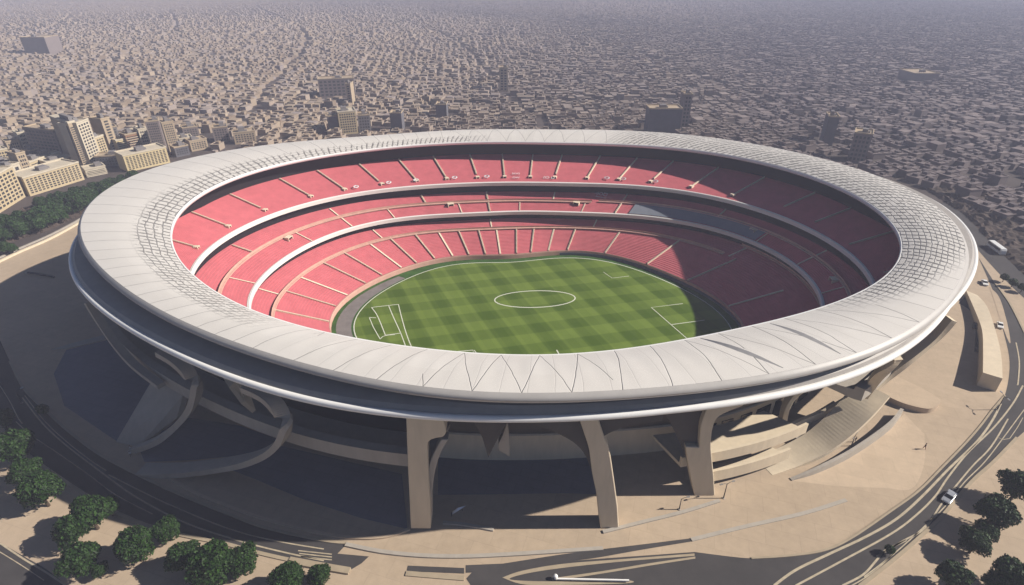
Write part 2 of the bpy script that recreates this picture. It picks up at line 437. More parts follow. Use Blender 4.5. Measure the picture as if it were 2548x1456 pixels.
# ------------------------------------------------------------------ pitch
RT = R(13.0)
def grass_mat():
    m = bpy.data.materials.new("striped_grass"); m.use_nodes = True
    t = m.node_tree; b = t.nodes["Principled BSDF"]; N = t.nodes.new; L = t.links.new
    g = N("ShaderNodeNewGeometry"); mp = N("ShaderNodeMapping")
    mp.inputs["Rotation"].default_value = (0, 0, -RT)
    L(g.outputs["Position"], mp.inputs[0])
    # skew the mowing directions a little, as the bands in the grass are not square to each other
    sp = N("ShaderNodeSeparateXYZ"); L(mp.outputs[0], sp.inputs[0])
    def math_(op, a, b_=None, c=None):
        n = N("ShaderNodeMath"); n.operation = op
        for i, x in enumerate((a, b_, c)):
            if x is None: continue
            if isinstance(x, (int, float)): n.inputs[i].default_value = x
            else: L(x, n.inputs[i])
        return n.outputs[0]
    xs = math_('ADD', sp.outputs[0], math_('MULTIPLY', sp.outputs[1], .19))
    def wave(v, period, lo):
        s = math_('SINE', math_('MULTIPLY', v, 2*math.pi/period))
        return math_('MULTIPLY_ADD', math_('MINIMUM', math_('MAXIMUM', math_('MULTIPLY', s, 6.0), -1.0), 1.0), .5, .5)
    a = wave(xs, 15.0, 0); c = wave(sp.outputs[1], 13.0, 0); d = wave(xs, 7.3, 0)
    s = math_('ADD', math_('ADD', math_('MULTIPLY', a, .42), math_('MULTIPLY', c, .36)), math_('MULTIPLY', d, .14))
    nz = N("ShaderNodeTexNoise"); nz.inputs["Scale"].default_value = .06; nz.inputs["Detail"].default_value = 9; nz.inputs["Roughness"].default_value = .65
    L(g.outputs["Position"], nz.inputs["Vector"])
    s = math_('ADD', s, math_('MULTIPLY', math_('SUBTRACT', nz.outputs[0], .5), .7))
    r = N("ShaderNodeValToRGB")
    r.color_ramp.elements[0].color = (.062, .110, .009, 1); r.color_ramp.elements[1].color = (.155, .225, .036, 1)
    L(s, r.inputs[0]); L(r.outputs[0], b.inputs["Base Color"])
    b.inputs["Roughness"].default_value = .8
    b.inputs["Specular IOR Level"].default_value = .1
    return m
M['grass'] = grass_mat()
M['apron'] = mat("apron_turf", (.035, .095, .012), .85, .35, .25)
nP = 120
apr = [RP(2*math.pi*i/nP, rad('pitch', 2*math.pi*i/nP)-.1, 0) for i in range(nP)]
sheet("pitch_surround", apr, .10, M['apron'])
def gr(th): return rad('pitch', th) - 4.0 - 5.0*max(0, math.cos(th-math.pi))**4
grs = [RP(2*math.pi*i/nP, gr(2*math.pi*i/nP), 0) for i in range(nP)]
pitch = sheet("pitch", grs, .14, M['grass'])
pitch["label"] = "striped green football pitch inside the stadium bowl"
edge = [Vector(RP(2*math.pi*i/nP, gr(2*math.pi*i/nP)+.2, 0)) for i in range(nP+1)]
M['line'] = mat("line_paint", (.66, .68, .58), .8)
ribbon("boundary_line", edge, .4, .17, M['line'], parent=pitch, smooth=False)
trk = [RP(t, gr(t)+1.2, 0) for t in np.linspace(R(150), R(215), 30)] + [RP(t, rad('pitch', t)-1.8, 0) for t in np.linspace(R(215), R(150), 30)]
sheet("running_strip", trk, .13, M['track'])
def PZ(pts): return [P(805.8+.4316*x, 606.7+.4316*y, .16) for x, y in pts]
def pl_line(pts, wd=.33, sm=False):
    ribbon("line_marking", PZ(pts), wd, .17, M['line'], parent=pitch, smooth=sm, k=10)
pl_line([(275, 367), (300, 400), (320, 440), (355, 527)], sm=True); pl_line([(355, 527), (443, 515)]); pl_line([(275, 367), (430, 349)])
pl_line([(372, 353), (400, 420), (443, 515), (482, 620)], sm=True); pl_line([(430, 349), (450, 430), (480, 530), (515, 608), (555, 613)], sm=True)
pl_line([(262, 425), (300, 427)], .35); pl_line([(262, 425), (285, 480), (325, 550)], .3)
pl_line([(325, 550), (340, 535), (370, 527), (410, 524)], .3, True)
pl_line([(2070, 345), (1888, 367), (2092, 545), (2240, 530)]); pl_line([(2005, 466), (2195, 440)])
pl_line([(1612, 163), (1662, 198), (1760, 186)], .25); pl_line([(640, 632), (860, 613), (866, 655)]); pl_line([(866, 613), (905, 660)], .3); pl_line([(1342, 612), (1368, 656)], .45)
pl_line([(1217+232*math.cos(2*math.pi*i/48), 319-(i and 1)*0-48*math.sin(2*math.pi*i/48)-6*math.cos(2*math.pi*i/48)) for i in range(49)], .5)
#NEXT
# ------------------------------------------------------------------ stadium
ST = empty("stadium", (CX, CY, 0))
tag(ST, "huge oval football stadium with a pale ring roof, red tiered stands and a white rim", "stadium")
def sp_(o):            # stadium parts are modelled in world space, so undo the parent's offset
    if o.parent is ST: o.matrix_parent_inverse = Matrix.Translation((-CX, -CY, 0))
    return o
def ro(t): return rad('outer', t)
def ri(t): return rad('inner', t)
def rr(t): return max(rad('rim', t), ro(t)+1.0)
def ru(t): return rad('upper', t)
def rm(t): return rad('mid', t)
def rp(t): return rad('pitch', t)
def lerp(a, b, t): return a+(b-a)*t

def roof_mat():
    m = bpy.data.materials.new("roof_panels"); m.use_nodes = True
    t = m.node_tree; b = t.nodes["Principled BSDF"]; N = t.nodes.new; L = t.links.new
    def ma(op, a, b_=None, c=None, cl=False):
        n = N("ShaderNodeMath"); n.operation = op; n.use_clamp = cl
        for i, x in enumerate((a, b_, c)):
            if x is None: continue
            if isinstance(x, (int, float)): n.inputs[i].default_value = x
            else: L(x, n.inputs[i])
        return n.outputs[0]
    uv = N("ShaderNodeUVMap"); uv.uv_map = "UVMap"
    s = N("ShaderNodeSeparateXYZ"); L(uv.outputs[0], s.inputs[0]); U, V = s.outputs[0], s.outputs[1]
    g = N("ShaderNodeNewGeometry")
    def noise(sc, det=2, vec=None):
        n = N("ShaderNodeTexNoise"); n.inputs["Scale"].default_value = sc; n.inputs["Detail"].default_value = det
        L(vec or g.outputs["Position"], n.inputs["Vector"]); return n.outputs[0]
    w1 = ma('SUBTRACT', noise(.12, 3), .5); w2 = ma('SUBTRACT', noise(.9, 2), .5)
    def dist(x):        # distance to the nearest integer
        return ma('ABSOLUTE', ma('SUBTRACT', ma('FRACT', ma('ADD', x, .5)), .5))
    def lin(x, wd):     # 1 on the line, 0 off it
        return ma('SUBTRACT', 1.0, ma('DIVIDE', dist(x), wd), None, True)
    dens = N("ShaderNodeAttribute"); dens.attribute_name = "dense"; dens.attribute_type = 'GEOMETRY'
    D = dens.outputs["Fac"]
    # main radial seams, slightly skewed; every second one kinks to meet its neighbour
    us = ma('ADD', ma('MULTIPLY', U, 110.0), ma('ADD', ma('MULTIPLY', V, .30), ma('MULTIPLY', w1, .22)))
    def rng_(a, b_): return ma('MULTIPLY', ma('GREATER_THAN', U, a), ma('LESS_THAN', U, b_))
    tri = ma('MAXIMUM', rng_(.66, .90), rng_(.17, .30))
    seams = ma('MULTIPLY', lin(us, .028), ma('SUBTRACT', 1.0, ma('MULTIPLY', tri, .75)))
    # triangular membrane fields: two families of straight seams that meet at both edges
    zw = ma('MULTIPLY', w1, .10)
    zzl = ma('MULTIPLY', lin(ma('ADD', ma('MULTIPLY', U, 62.0), ma('ADD', ma('MULTIPLY', V, .5), zw)), .016), tri)
    zzl2 = ma('MULTIPLY', ma('MULTIPLY', lin(ma('ADD', ma('MULTIPLY', U, 62.0), ma('ADD', ma('MULTIPLY', V, -.5), zw)), .014), tri), ma('GREATER_THAN', noise(.03, 1), .46))
    # fine shingles where the cladding is dense
    gu = ma('ADD', ma('MULTIPLY', U, 290.0), ma('ADD', ma('MULTIPLY', V, 3.6), ma('ADD', ma('MULTIPLY', w1, .9), ma('MULTIPLY', w2, .22))))
    gv = ma('ADD', ma('MULTIPLY', V, 11.0), ma('ADD', ma('MULTIPLY', w1, 1.0), ma('MULTIPLY', w2, .3)))
    breaks = ma('GREATER_THAN', noise(.55, 2), .40)
    grid = ma('MAXIMUM', ma('MULTIPLY', lin(gu, .23), breaks), ma('MULTIPLY', lin(gv, .13), .85))
    dm = ma('MULTIPLY', D, 1.0)
    lines = ma('MAXIMUM', ma('MULTIPLY', seams, .55), ma('MULTIPLY', ma('MAXIMUM', zzl, zzl2), .7))
    lines = ma('MAXIMUM', lines, ma('MULTIPLY', grid, dm))
    edge = lin(ma('MULTIPLY', V, 1.0), .0)
    # per panel tone
    wn = N("ShaderNodeTexWhiteNoise"); wn.noise_dimensions = '2D'
    cb = N("ShaderNodeCombineXYZ"); L(ma('FLOOR', us), cb.inputs[0]); L(ma('FLOOR', ma('MULTIPLY', V, 1.6)), cb.inputs[1]); L(cb.outputs[0], wn.inputs["Vector"])
    tone = ma('ADD', ma('MULTIPLY', wn.outputs["Value"], .07), ma('MULTIPLY', ma('SUBTRACT', noise(.25, 6), .5), .12))
    base = N("ShaderNodeMix"); base.data_type = 'RGBA'
    base.inputs["A"].default_value = (.62, .59, .55, 1); base.inputs["B"].default_value = (.72, .69, .65, 1)
    L(ma('ADD', ma('MULTIPLY', tone, 4.0), .25, None, True), base.inputs["Factor"])
    mx = N("ShaderNodeMix"); mx.data_type = 'RGBA'
    L(lines, mx.inputs["Factor"]); L(base.outputs["Result"], mx.inputs["A"]); mx.inputs["B"].default_value = (.035, .033, .035, 1)
    L(mx.outputs["Result"], b.inputs["Base Color"])
    bp = N("ShaderNodeBump"); bp.inputs["Strength"].default_value = .6; bp.inputs["Distance"].default_value = .25; bp.invert = True
    L(lines, bp.inputs["Height"]); L(bp.outputs[0], b.inputs["Normal"])
    b.inputs["Roughness"].default_value = .5; b.inputs["Specular IOR Level"].default_value = .35
    return m
M['roof'] = roof_mat()

# roof: top skin
NR, NV = 720, 16
ns_ = NV+1
vs, uvs, dn = [], [], []
def dens_at(th, v):
    d = math.degrees(th) % 360
    def win(a, b, e=8):
        x = min((d-a)/e, (b-d)/e); return max(0, min(1, x))
    right = max(win(-1e9, 66, 9) if d < 180 else 0, win(318, 1e9, 12) if d > 180 else 0)
    left = win(96, 232, 10)*max(0, min(1, ((.52 + .18*math.cos(th*1.3)) - v)/.10))
    if d > 318: right *= max(0, min(1, 1-(v-.9*((d-318)/30))*3)) if d < 345 else 1
    return max(right, left*.9)
for i in range(NR):
    th = 2*math.pi*i/NR
    a_, b_ = ri(th), ro(th)
    for j in range(ns_):
        v = j/NV
        r = lerp(a_, b_, v)
        z = lerp(42.8, 45.0, v) + 1.1*math.sin(math.pi*min(1, v))**1 * .9
        z += .03*math.cos(i*2*math.pi/6.54)*(math.sin(math.pi*v))      # membrane sag between ribs
        vs.append(RP(th, r, z)); uvs.append((i/NR, v)); dn.append(dens_at(th, v))
fs = []
for i in range(NR):
    a_, b_ = i*ns_, ((i+1) % NR)*ns_
    for j in range(NV): fs.append((a_+j, a_+j+1, b_+j+1, b_+j))
roof = mesh_obj("roof", vs, fs, M['roof'], ST, True, uvs)
# unwrap: duplicate seam U at the closing column
uvl = roof.data.uv_layers[0]
for p in roof.data.polygons[(NR-1)*NV:]:
    for li in p.loop_indices:
        if uvl.data[li].uv[0] < .5: uvl.data[li].uv[0] = 1.0
at = roof.data.attributes.new("dense", 'FLOAT', 'POINT'); at.data.foreach_set("value", dn)
sp_(roof)
# folded panels on the near side: real ridges
def on_roof(th, v):
    return Vector(RP(th, lerp(ri(th), ro(th), v), lerp(42.8, 45.0, v)+.99*math.sin(math.pi*v)+.02))
for a0, a1, h in ((298.5, 301.2, .42), (310.5, 309.0, .3)):
    p0, p1 = on_roof(R(a0), .04), on_roof(R(a1), .95)
    d = (p1-p0).normalized(); s_ = Vector((-d.y, d.x, 0))
    k = 8; v_ = []
    for q in range(k+1):
        t = q/k; c = on_roof(R(lerp(a0, a1, t)), lerp(.04, .95, t)); wd = 1.1*math.sin(math.pi*t*.94+.1)
        v_ += [c - s_*wd + Vector((0, 0, -.05)), c + Vector((0, 0, h*math.sin(math.pi*t*.9+.15))), c + s_*wd + Vector((0, 0, -.05))]
    f_ = []
    for q in range(k): f_ += [(q*3, q*3+1, q*3+4, q*3+3), (q*3+1, q*3+2, q*3+5, q*3+4)]
    sp_(mesh_obj("roof_fold", v_, f_, M['roof_plain'] if 'roof_plain' in M else M['concrete_grey'], roof))
def part(name, prof, m, **k):
    o = ring_loft(name, prof, M[m], ST, **k); return sp_(o)
part("inner_fascia", [lambda t: (ri(t), 42.78), lambda t: (ri(t)-.35, 42.85), lambda t: (ri(t)-.5, 42.3), lambda t: (ri(t)-.3, 41.4), lambda t: (ri(t)+.5, 41.3)], 'white', smooth=True)
part("roof_bevel", [lambda t: (ro(t), 44.98), lambda t: (ro(t)+.9, 44.55), lambda t: (ro(t)+1.35, 43.9), lambda t: (ro(t)+1.2, 43.5), lambda t: (ro(t)-.4, 43.35)], 'concrete_w' if 'concrete_w' in M else 'white', smooth=True)
part("edge_tube", tor(lambda t: ro(t)+.35, 43.0, .28), 'silver', closed=True, smooth=True)
part("edge_tube", tor(lambda t: ro(t)-.15, 42.3, .16), 'silver', closed=True, smooth=True)
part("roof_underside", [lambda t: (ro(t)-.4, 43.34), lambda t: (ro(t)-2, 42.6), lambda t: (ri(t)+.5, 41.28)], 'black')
part("ledge", [lambda t: (ro(t)-3, 42.6), lambda t: (ro(t)-3, 41.0), lambda t: (min(ro(t)-1.0, rr(t)-2.5), 40.7), lambda t: (max(rr(t)-2.2, ro(t)-.6), 40.1), lambda t: (rr(t)-.9, 38.9)], 'ledge')
part("white_rim", tor(lambda t: rr(t)-.8, 38.5, .85, 12), 'white', closed=True, smooth=True)
part("rim_soffit_lip", [lambda t: (rr(t)-.5, 37.8), lambda t: (rr(t)-1.4, 37.0), lambda t: (rr(t)-3.2, 36.6)], 'concrete', smooth=True)
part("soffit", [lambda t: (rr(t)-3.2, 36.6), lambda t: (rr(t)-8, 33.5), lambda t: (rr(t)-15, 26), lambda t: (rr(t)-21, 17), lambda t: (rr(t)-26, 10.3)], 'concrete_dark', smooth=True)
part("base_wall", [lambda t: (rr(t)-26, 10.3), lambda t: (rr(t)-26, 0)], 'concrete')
for q_ in range(46):
    th = R(178+q_*3.9)
    if 243 < math.degrees(th) % 360 < 304: continue
    w_ = R(1.15 if q_ % 3 else 1.6)
    part('entrance', [lambda t: (rr(t)-25.9, .3), lambda t: (rr(t)-25.7, .3), lambda t: (rr(t)-25.7, 7.5), lambda t: (rr(t)-25.9, 7.5)], 'glass', closed=True, t0=th-w_, t1=th+w_, n=4)
part("base_cornice", tor(lambda t: rr(t)-25.8, 10.0, .4, 6), 'concrete_grey', closed=True)
# ring deck at mid height, open between the two front columns
def rk(t): return rr(t)-6.2 + 2.2*max(0, math.cos(t-R(198)))**3
D0, D1 = R(322), R(360+258)
part("ring_deck", [lambda t: (rk(t), 21.2), lambda t: (rk(t), 17.2), lambda t: (rk(t)-2.4, 17.0), lambda t: (rk(t)-14, 18.4), lambda t: (rk(t)-14, 19.2), lambda t: (rk(t)-2.6, 20.0), lambda t: (rk(t)-2.4, 21.3)], 'concrete_grey', closed=True, t0=D0, t1=D1, n=260)
part("deck_glazing", [lambda t: (rk(t)-9, 19.4), lambda t: (rk(t)-7, 31)], 'glass', t0=D0, t1=D1, n=200)
# glazing mullions would be below a pixel: the glass wall is left plain
# low terrace balustrade between the right hand columns
part("terrace", [lambda t: (rk(t)-5, 12.0), lambda t: (rk(t)-5, 8.6), lambda t: (rk(t)-17, 8.4), lambda t: (rk(t)-17, 9.4), lambda t: (rk(t)-5.8, 9.6), lambda t: (rk(t)-5.8, 12)], 'concrete', closed=True, t0=R(295), t1=R(316), n=40)
part("terrace", [lambda t: (rk(t)-4, 6.0), lambda t: (rk(t)-4, 2.2), lambda t: (rk(t)-9, 2.2), lambda t: (rk(t)-9, 3.0), lambda t: (rk(t)-4.8, 3.2), lambda t: (rk(t)-4.8, 6)], 'concrete', closed=True, t0=R(299), t1=R(313), n=40)

# stands: real stepped rows
def stand(name, r0, z0, r1, z1, rows, lab):
    prof = []
    for i in range(rows):
        a_, b_ = i/rows, (i+1)/rows
        za = lambda t, x=(i+1)/rows: z0+(z1-z0)*x
        prof.append(lambda t, a_=a_, i=i: (lerp(r0(t), r1(t), a_), z0+(z1-z0)*(i+.55)/rows))
        prof.append(lambda t, b_=b_, i=i: (lerp(r0(t), r1(t), b_), z0+(z1-z0)*(i+1.15)/rows))
    o = ring_loft(name, prof, M['seat'], ST, n=360); return sp_(o)
lw = stand("lower_stand", lambda t: rp(t)+.4, 2.2, lambda t: rm(t)+2.2, 12.4, 26, None)
md = stand("middle_stand", lambda t: rm(t)+.8, 16.6, lambda t: ru(t)+2.2, 22.8, 17, None)
up = stand("upper_stand", lambda t: ru(t)+.8, 28.2, lambda t: max(ri(t), ru(t)+14)+5.0, 34.6, 32, None)
for o in (lw, md, up): o["label"] = {"lower_stand": "lowest tier of red seats round the pitch", "middle_stand": "narrow middle tier of red seats", "upper_stand": "top tier of red seats under the roof"}[o.name]
part("back_wall", [lambda t: (max(ri(t), ru(t)+14)+5.0, 34.4), lambda t: (max(ri(t), ru(t)+14)+5.1, 41.9)], 'black')  # black back wall, also stands in for the shade band under the roof
part("back_wall", [lambda t: (ru(t)+2.2, 22.6), lambda t: (ru(t)+2.3, 26.5), lambda t: (ru(t)+.6, 26.62)], 'black')  # set forward so its black paints the shade under the upper fascia
part("back_wall", [lambda t: (rm(t)+2.2, 12.2), lambda t: (rm(t)+2.3, 15.0), lambda t: (rm(t)+.6, 15.12)], 'black')  # likewise, black painted for the shade under the middle fascia
def fascia(rf, zt, h):
    return [lambda t: (rf(t)+.9, zt+.05), lambda t: (rf(t)+.1, zt+.15), lambda t: (rf(t)-.25, zt-.1), lambda t: (rf(t)-.15, zt-h), lambda t: (rf(t)+.7, zt-h-.1)]
part("tier_fascia", fascia(ru, 28.4, 1.7), 'fascia', closed=True, smooth=False)
part("tier_fascia", fascia(rm, 16.9, 1.7), 'fascia', closed=True, smooth=False)
part("pitch_wall", [lambda t: (rp(t)+.6, 2.25), lambda t: (rp(t)+.1, 2.3), lambda t: (rp(t), 1.9), lambda t: (rp(t), .05)], 'walkway')
part("perimeter_board", [lambda t: (rp(t)-.5, .12), lambda t: (rp(t)-.5, 1.3), lambda t: (rp(t)-.2, 1.3), lambda t: (rp(t)-.2, .12)], 'board', t0=R(-42), t1=R(68), n=90)
# curved band walkways crossing the tiers
def band(parent, r0, z0, r1, z1, f, wd, t0, t1, m, lift=.5, name="walkway"):
    return_ = ring_loft(name, [lambda t: (lerp(r0(t), r1(t), f)-wd, lerp(z0, z1, f)+lift-.35), lambda t: (lerp(r0(t), r1(t), f)-wd, lerp(z0, z1, f)+lift), lambda t: (lerp(r0(t), r1(t), f), lerp(z0, z1, f)+lift+.1), lambda t: (lerp(r0(t), r1(t), f), lerp(z0, z1, f)+lift+.9)], M[m], parent, n=80, t0=R(t0), t1=R(t1))
    return sp_(return_)
LW = (lambda t: rp(t)+.4, 2.2, lambda t: rm(t)+2.2, 12.4)
MD = (lambda t: rm(t)+.8, 16.6, lambda t: ru(t)+2.2, 22.8)
UP = (lambda t: ru(t)+.8, 28.2, lambda t: max(ri(t), ru(t)+14)+5.0, 34.6)
band(lw, *LW, .70, .9, 20, 200, 'walkway'); band(lw, *LW, .97, .5, 200, 380, 'walkway')
band(md, *MD, .50, .9, 62, 205, 'walkway'); band(md, *MD, .55, .7, -20, 60, 'walkway')
# grey press seats on the right of the middle tier
sp_(ring_loft("press_seats", [lambda t, f=f: (lerp(MD[0](t), MD[2](t), f), lerp(MD[1], MD[3], f)+.7) for f in (.0, .1, .2, .3, .4, .5, .56)], M['greyseat'], md, n=60, t0=R(17), t1=R(49)))
sp_(ring_loft("press_seats", [lambda t, f=f: (lerp(MD[0](t), MD[2](t), f), lerp(MD[1], MD[3], f)+.7) for f in (.0, .2, .42, .45)], M['greyseat'], md, n=10, t0=R(199), t1=R(203)))

# aisles, portals
def aisle(parent, T, deg, f0, f1, wd, style=0, skew=0.0):
    r0, z0, r1, z1 = T
    k = 10; v_, f_ = [], []
    prof = {0: [(-wd, .15), (-wd, .75), (-wd+.25, .75), (-wd+.25, .35), (wd-.25, .35), (wd-.25, .75), (wd, .75), (wd, .15)],
            1: [(-wd, .2), (-wd, .5), (wd, .5), (wd, .2)]}[style]
    n = len(prof); prof = [(x*.72, z) for x, z in prof]
    for q in range(k+1):
        t = q/k; f = lerp(f0, f1, t); th = R(deg + skew*t)
        c = Vector(RP(th, lerp(r0(th), r1(th), f), lerp(z0, z1, f)))
        s_ = Vector((-math.sin(th), math.cos(th), 0))
        for a_, h in prof: v_.append(c + s_*a_ + Vector((0, 0, h)))
    for q in range(k):
        for j in range(n-1): f_.append((q*n+j, q*n+j+1, (q+1)*n+j+1, (q+1)*n+j))
    return sp_(mesh_obj("aisle", v_, f_, M['aisle'], parent))
def portal(parent, T, deg, f, w_=1.6, h_=2.0, d_=2.6, name="stair_portal"):
    r0, z0, r1, z1 = T
    th = R(deg); c = Vector(RP(th, lerp(r0(th), r1(th), f), lerp(z0, z1, f)+.1))
    mb = MB()
    mb.box(0, d_, -w_, -w_+.3, 0, h_); mb.box(0, d_, w_-.3, w_, 0, h_); mb.box(0, d_, -w_+.3, w_-.3, h_-.25, h_)
    o = mb.build(name, M['aisle'], parent)
    o2 = MB().box(.5, d_-.1, -w_+.3, w_-.3, 0, h_-.25).build("portal_opening", M['black'], parent)
    for q in (o, o2):
        q.location = c; q.rotation_euler = (0, 0, th)
for i in range(44):
    d = i*360/44 + rng.uniform(-.7, .7)
    if 215 < d < 325: continue
    near = i % 3
    if i % 2 == 0 or 60 < d < 200:
        aisle(lw, LW, d, .0, .69, .36 if near else .5, 0 if near else 1)
    if i % 5 == 2: aisle(lw, LW, d+2, .69, .98, .4, 1)
for i in range(30):
    d = i*12 + 4 + rng.uniform(-1, 1)
    if 215 < d < 325: continue
    if i % 2: aisle(md, MD, d, .0, .5, .3, 1)
    else: aisle(md, MD, d, .5 if i % 4 else 0, .95, .4, 0 if i % 3 else 1)
    if i % 4 == 1: portal(md, MD, d+3, .32, 1.5, 1.6, 2.2)
for i in range(38):
    d = i*360/38 + rng.uniform(-.8, .8)
    if 215 < d < 325: continue
    aisle(up, UP, d, .12 + .14*((i*7) % 3)/2, .96, .38, 0)
    if 20 < d < 200 : portal(up, UP, d, .12, .9, 1.0, 1.8)

# marks painted on the seats of the upper and middle tier
def seat_text(txt, T, deg, f, size, parent, name="seat_lettering"):
    cu = bpy.data.curves.new(name, 'FONT'); cu.body = txt; cu.size = size; cu.align_x = 'CENTER'; cu.extrude = .02
    o = bpy.data.objects.new(name, cu); SC.collection.objects.link(o)
    cu.materials.append(M['sign'])
    r0, z0, r1, z1 = T; th = R(deg)
    c = Vector(RP(th, lerp(r0(th), r1(th), f), lerp(z0, z1, f)+.75))
    sl_ = math.atan2(z1-z0, r1(th)-r0(th))
    me_ = bpy.data.meshes.new_from_object(o); bpy.data.objects.remove(o)
    me_.name = name; o = bpy.data.objects.new(name, me_); SC.collection.objects.link(o); o.parent = parent
    o.location = c; o.rotation_euler = (sl_, 0, th-R(90))
    return o
def deg_of(u, v, z):
    p = P(u, v, z); return math.degrees(math.atan2(p.y-CY, p.x-CX))
seat_text("SOO", UP, deg_of(1284, 430, 30), .22, 1.9, up); seat_text("OW", UP, deg_of(1284, 444, 29), .08, 1.9, up)
seat_text("(O U", UP, deg_of(1366, 443, 29.5), .08, 2.7, up)
seat_text("O8O\u25A1", MD, deg_of(1497, 474, 24), .84, 2.6, md); seat_text("Inscriba\u2014", MD, deg_of(1496, 485, 23), .70, 1.3, md)
for (u, v, z) in ((1516, 441, 29.5), (1624, 457, 29.5), (1552, 447, 29.5), (1130, 443, 29.5), (1211, 441, 29.5), (1033, 449, 29.5), (966, 456, 29.5), (877, 464, 29.5)):
    th = R(deg_of(u, v, z)); c = Vector(RP(th, lerp(UP[0](th), UP[2](th), .14), lerp(28.2, 37, .14)+.7))
    mb = MB(); ring = []
    n = 14; sl_ = .4
    for k in range(n):
        a_ = 2*math.pi*k/n; ring.append((1.4*math.cos(a_), .95*math.sin(a_)))
    vs_ = []; 
    for x, y in ring: vs_ += [(x, y*math.cos(sl_), y*math.sin(sl_)), (x*.7, y*.7*math.cos(sl_), y*.7*math.sin(sl_)+.1), (x*.7, y*.7*math.cos(sl_), y*.7*math.sin(sl_)-.3)]
    f_ = [((k*3), (k*3+1), ((k+1) % n)*3+1, ((k+1) % n)*3) for k in range(n)]+[((k*3+1), (k*3+2), ((k+1) % n)*3+2, ((k+1) % n)*3+1) for k in range(n)]
    o = mesh_obj("seat_emblem", vs_, f_, M['sign'], up)
    o.location = c; o.rotation_euler = (0, 0, th-R(90))

# ------------------------------------------------------------------ supports under the rim
def blade(name, outline, y, thick, m, bevel=.25):
    pts = [PV(u, v, y) for u, v in outline]
    n = len(pts)
    a_ = sum(pts[i].x*pts[(i+1) % n].z-pts[(i+1) % n].x*pts[i].z for i in range(n))
    if a_ < 0: pts = pts[::-1]
    vs_ = [(p.x, y, max(p.z, 0)) for p in pts]+[(p.x*1.0, y+thick, max(p.z, 0)) for p in pts]
    f_ = [tuple(range(n)), tuple(range(2*n-1, n-1, -1))]+[(i, i+n, (i+1) % n+n, (i+1) % n) for i in range(n)]
    o = mesh_obj(name, vs_, f_, M[m], ST)
    md_ = o.modifiers.new("bevel", 'BEVEL'); md_.width = bevel; md_.segments = 2; md_.limit_method = 'ANGLE'
    return sp_(o)
def sm(pts, k=5): return [(p.x, p.y) for p in catmull([Vector((u, v, 0)) for u, v in pts], k)]
yA = 94.9
blade("column", [(1010, 1020), (1012, 1090), (1015, 1165), (1019, 1250), (1022, 1316), (1072, 1316)] + sm([(1071, 1250), (1067, 1200), (1064, 1130), (1064, 1104), (1074, 1094)]) + sm([(1088, 1090), (1103, 1087), (1110, 1074), (1104, 1050), (1090, 1030)]), yA, 4.5, 'concrete')
blade("column_brace", sm([(1116, 1094), (1098, 1125), (1086, 1160), (1078, 1200), (1074, 1240)]) + sm([(1062, 1240), (1062, 1190), (1070, 1150), (1086, 1115), (1098, 1094)]), yA+1.2, 2.6, 'concrete_grey')
blade("column", sm([(1440, 1040), (1452, 1075), (1466, 1120), (1474, 1180), (1486, 1240), (1494, 1316)]) + [(1540, 1313)] + sm([(1537, 1260), (1526, 1180), (1516, 1120), (1502, 1085), (1488, 1040)]), 95.4, 4.0, 'concrete')
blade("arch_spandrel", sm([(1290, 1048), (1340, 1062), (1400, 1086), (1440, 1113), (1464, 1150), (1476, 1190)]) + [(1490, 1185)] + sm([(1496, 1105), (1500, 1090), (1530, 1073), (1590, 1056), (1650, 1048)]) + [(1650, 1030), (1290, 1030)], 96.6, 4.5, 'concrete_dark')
yC = 105.6
blade("column", sm([(1706, 1112), (1714, 1165), (1728, 1234)]) + [(1779, 1234)] + sm([(1777, 1190), (1772, 1140), (1770, 1105), (1774, 1065), (1792, 1035), (1850, 1010)]) + [(1850, 990), (1768, 995)] + sm([(1758, 1020), (1744, 1060), (1740, 1114)]), yC, 3.6, 'concrete')
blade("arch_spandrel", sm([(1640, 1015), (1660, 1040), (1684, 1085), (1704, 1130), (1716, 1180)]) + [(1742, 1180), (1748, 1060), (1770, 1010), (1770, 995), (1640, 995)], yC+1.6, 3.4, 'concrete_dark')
blade("column", sm([(2000, 960), (1975, 985), (1958, 1010), (1948, 1040), (1944, 1082)]) + sm([(1958, 1060), (1966, 1020), (1985, 990), (2030, 958)]), 126.5, 2.6, 'concrete')
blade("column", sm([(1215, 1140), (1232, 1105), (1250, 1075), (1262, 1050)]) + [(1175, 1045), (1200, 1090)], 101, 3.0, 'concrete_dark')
blade("column", sm([(1262, 1050), (1250, 1085), (1240, 1105)]) + [(1240, 1120), (1268, 1136)] + sm([(1268, 1110), (1266, 1080), (1262, 1050)])[:-1], 103, 2.0, 'concrete_grey')

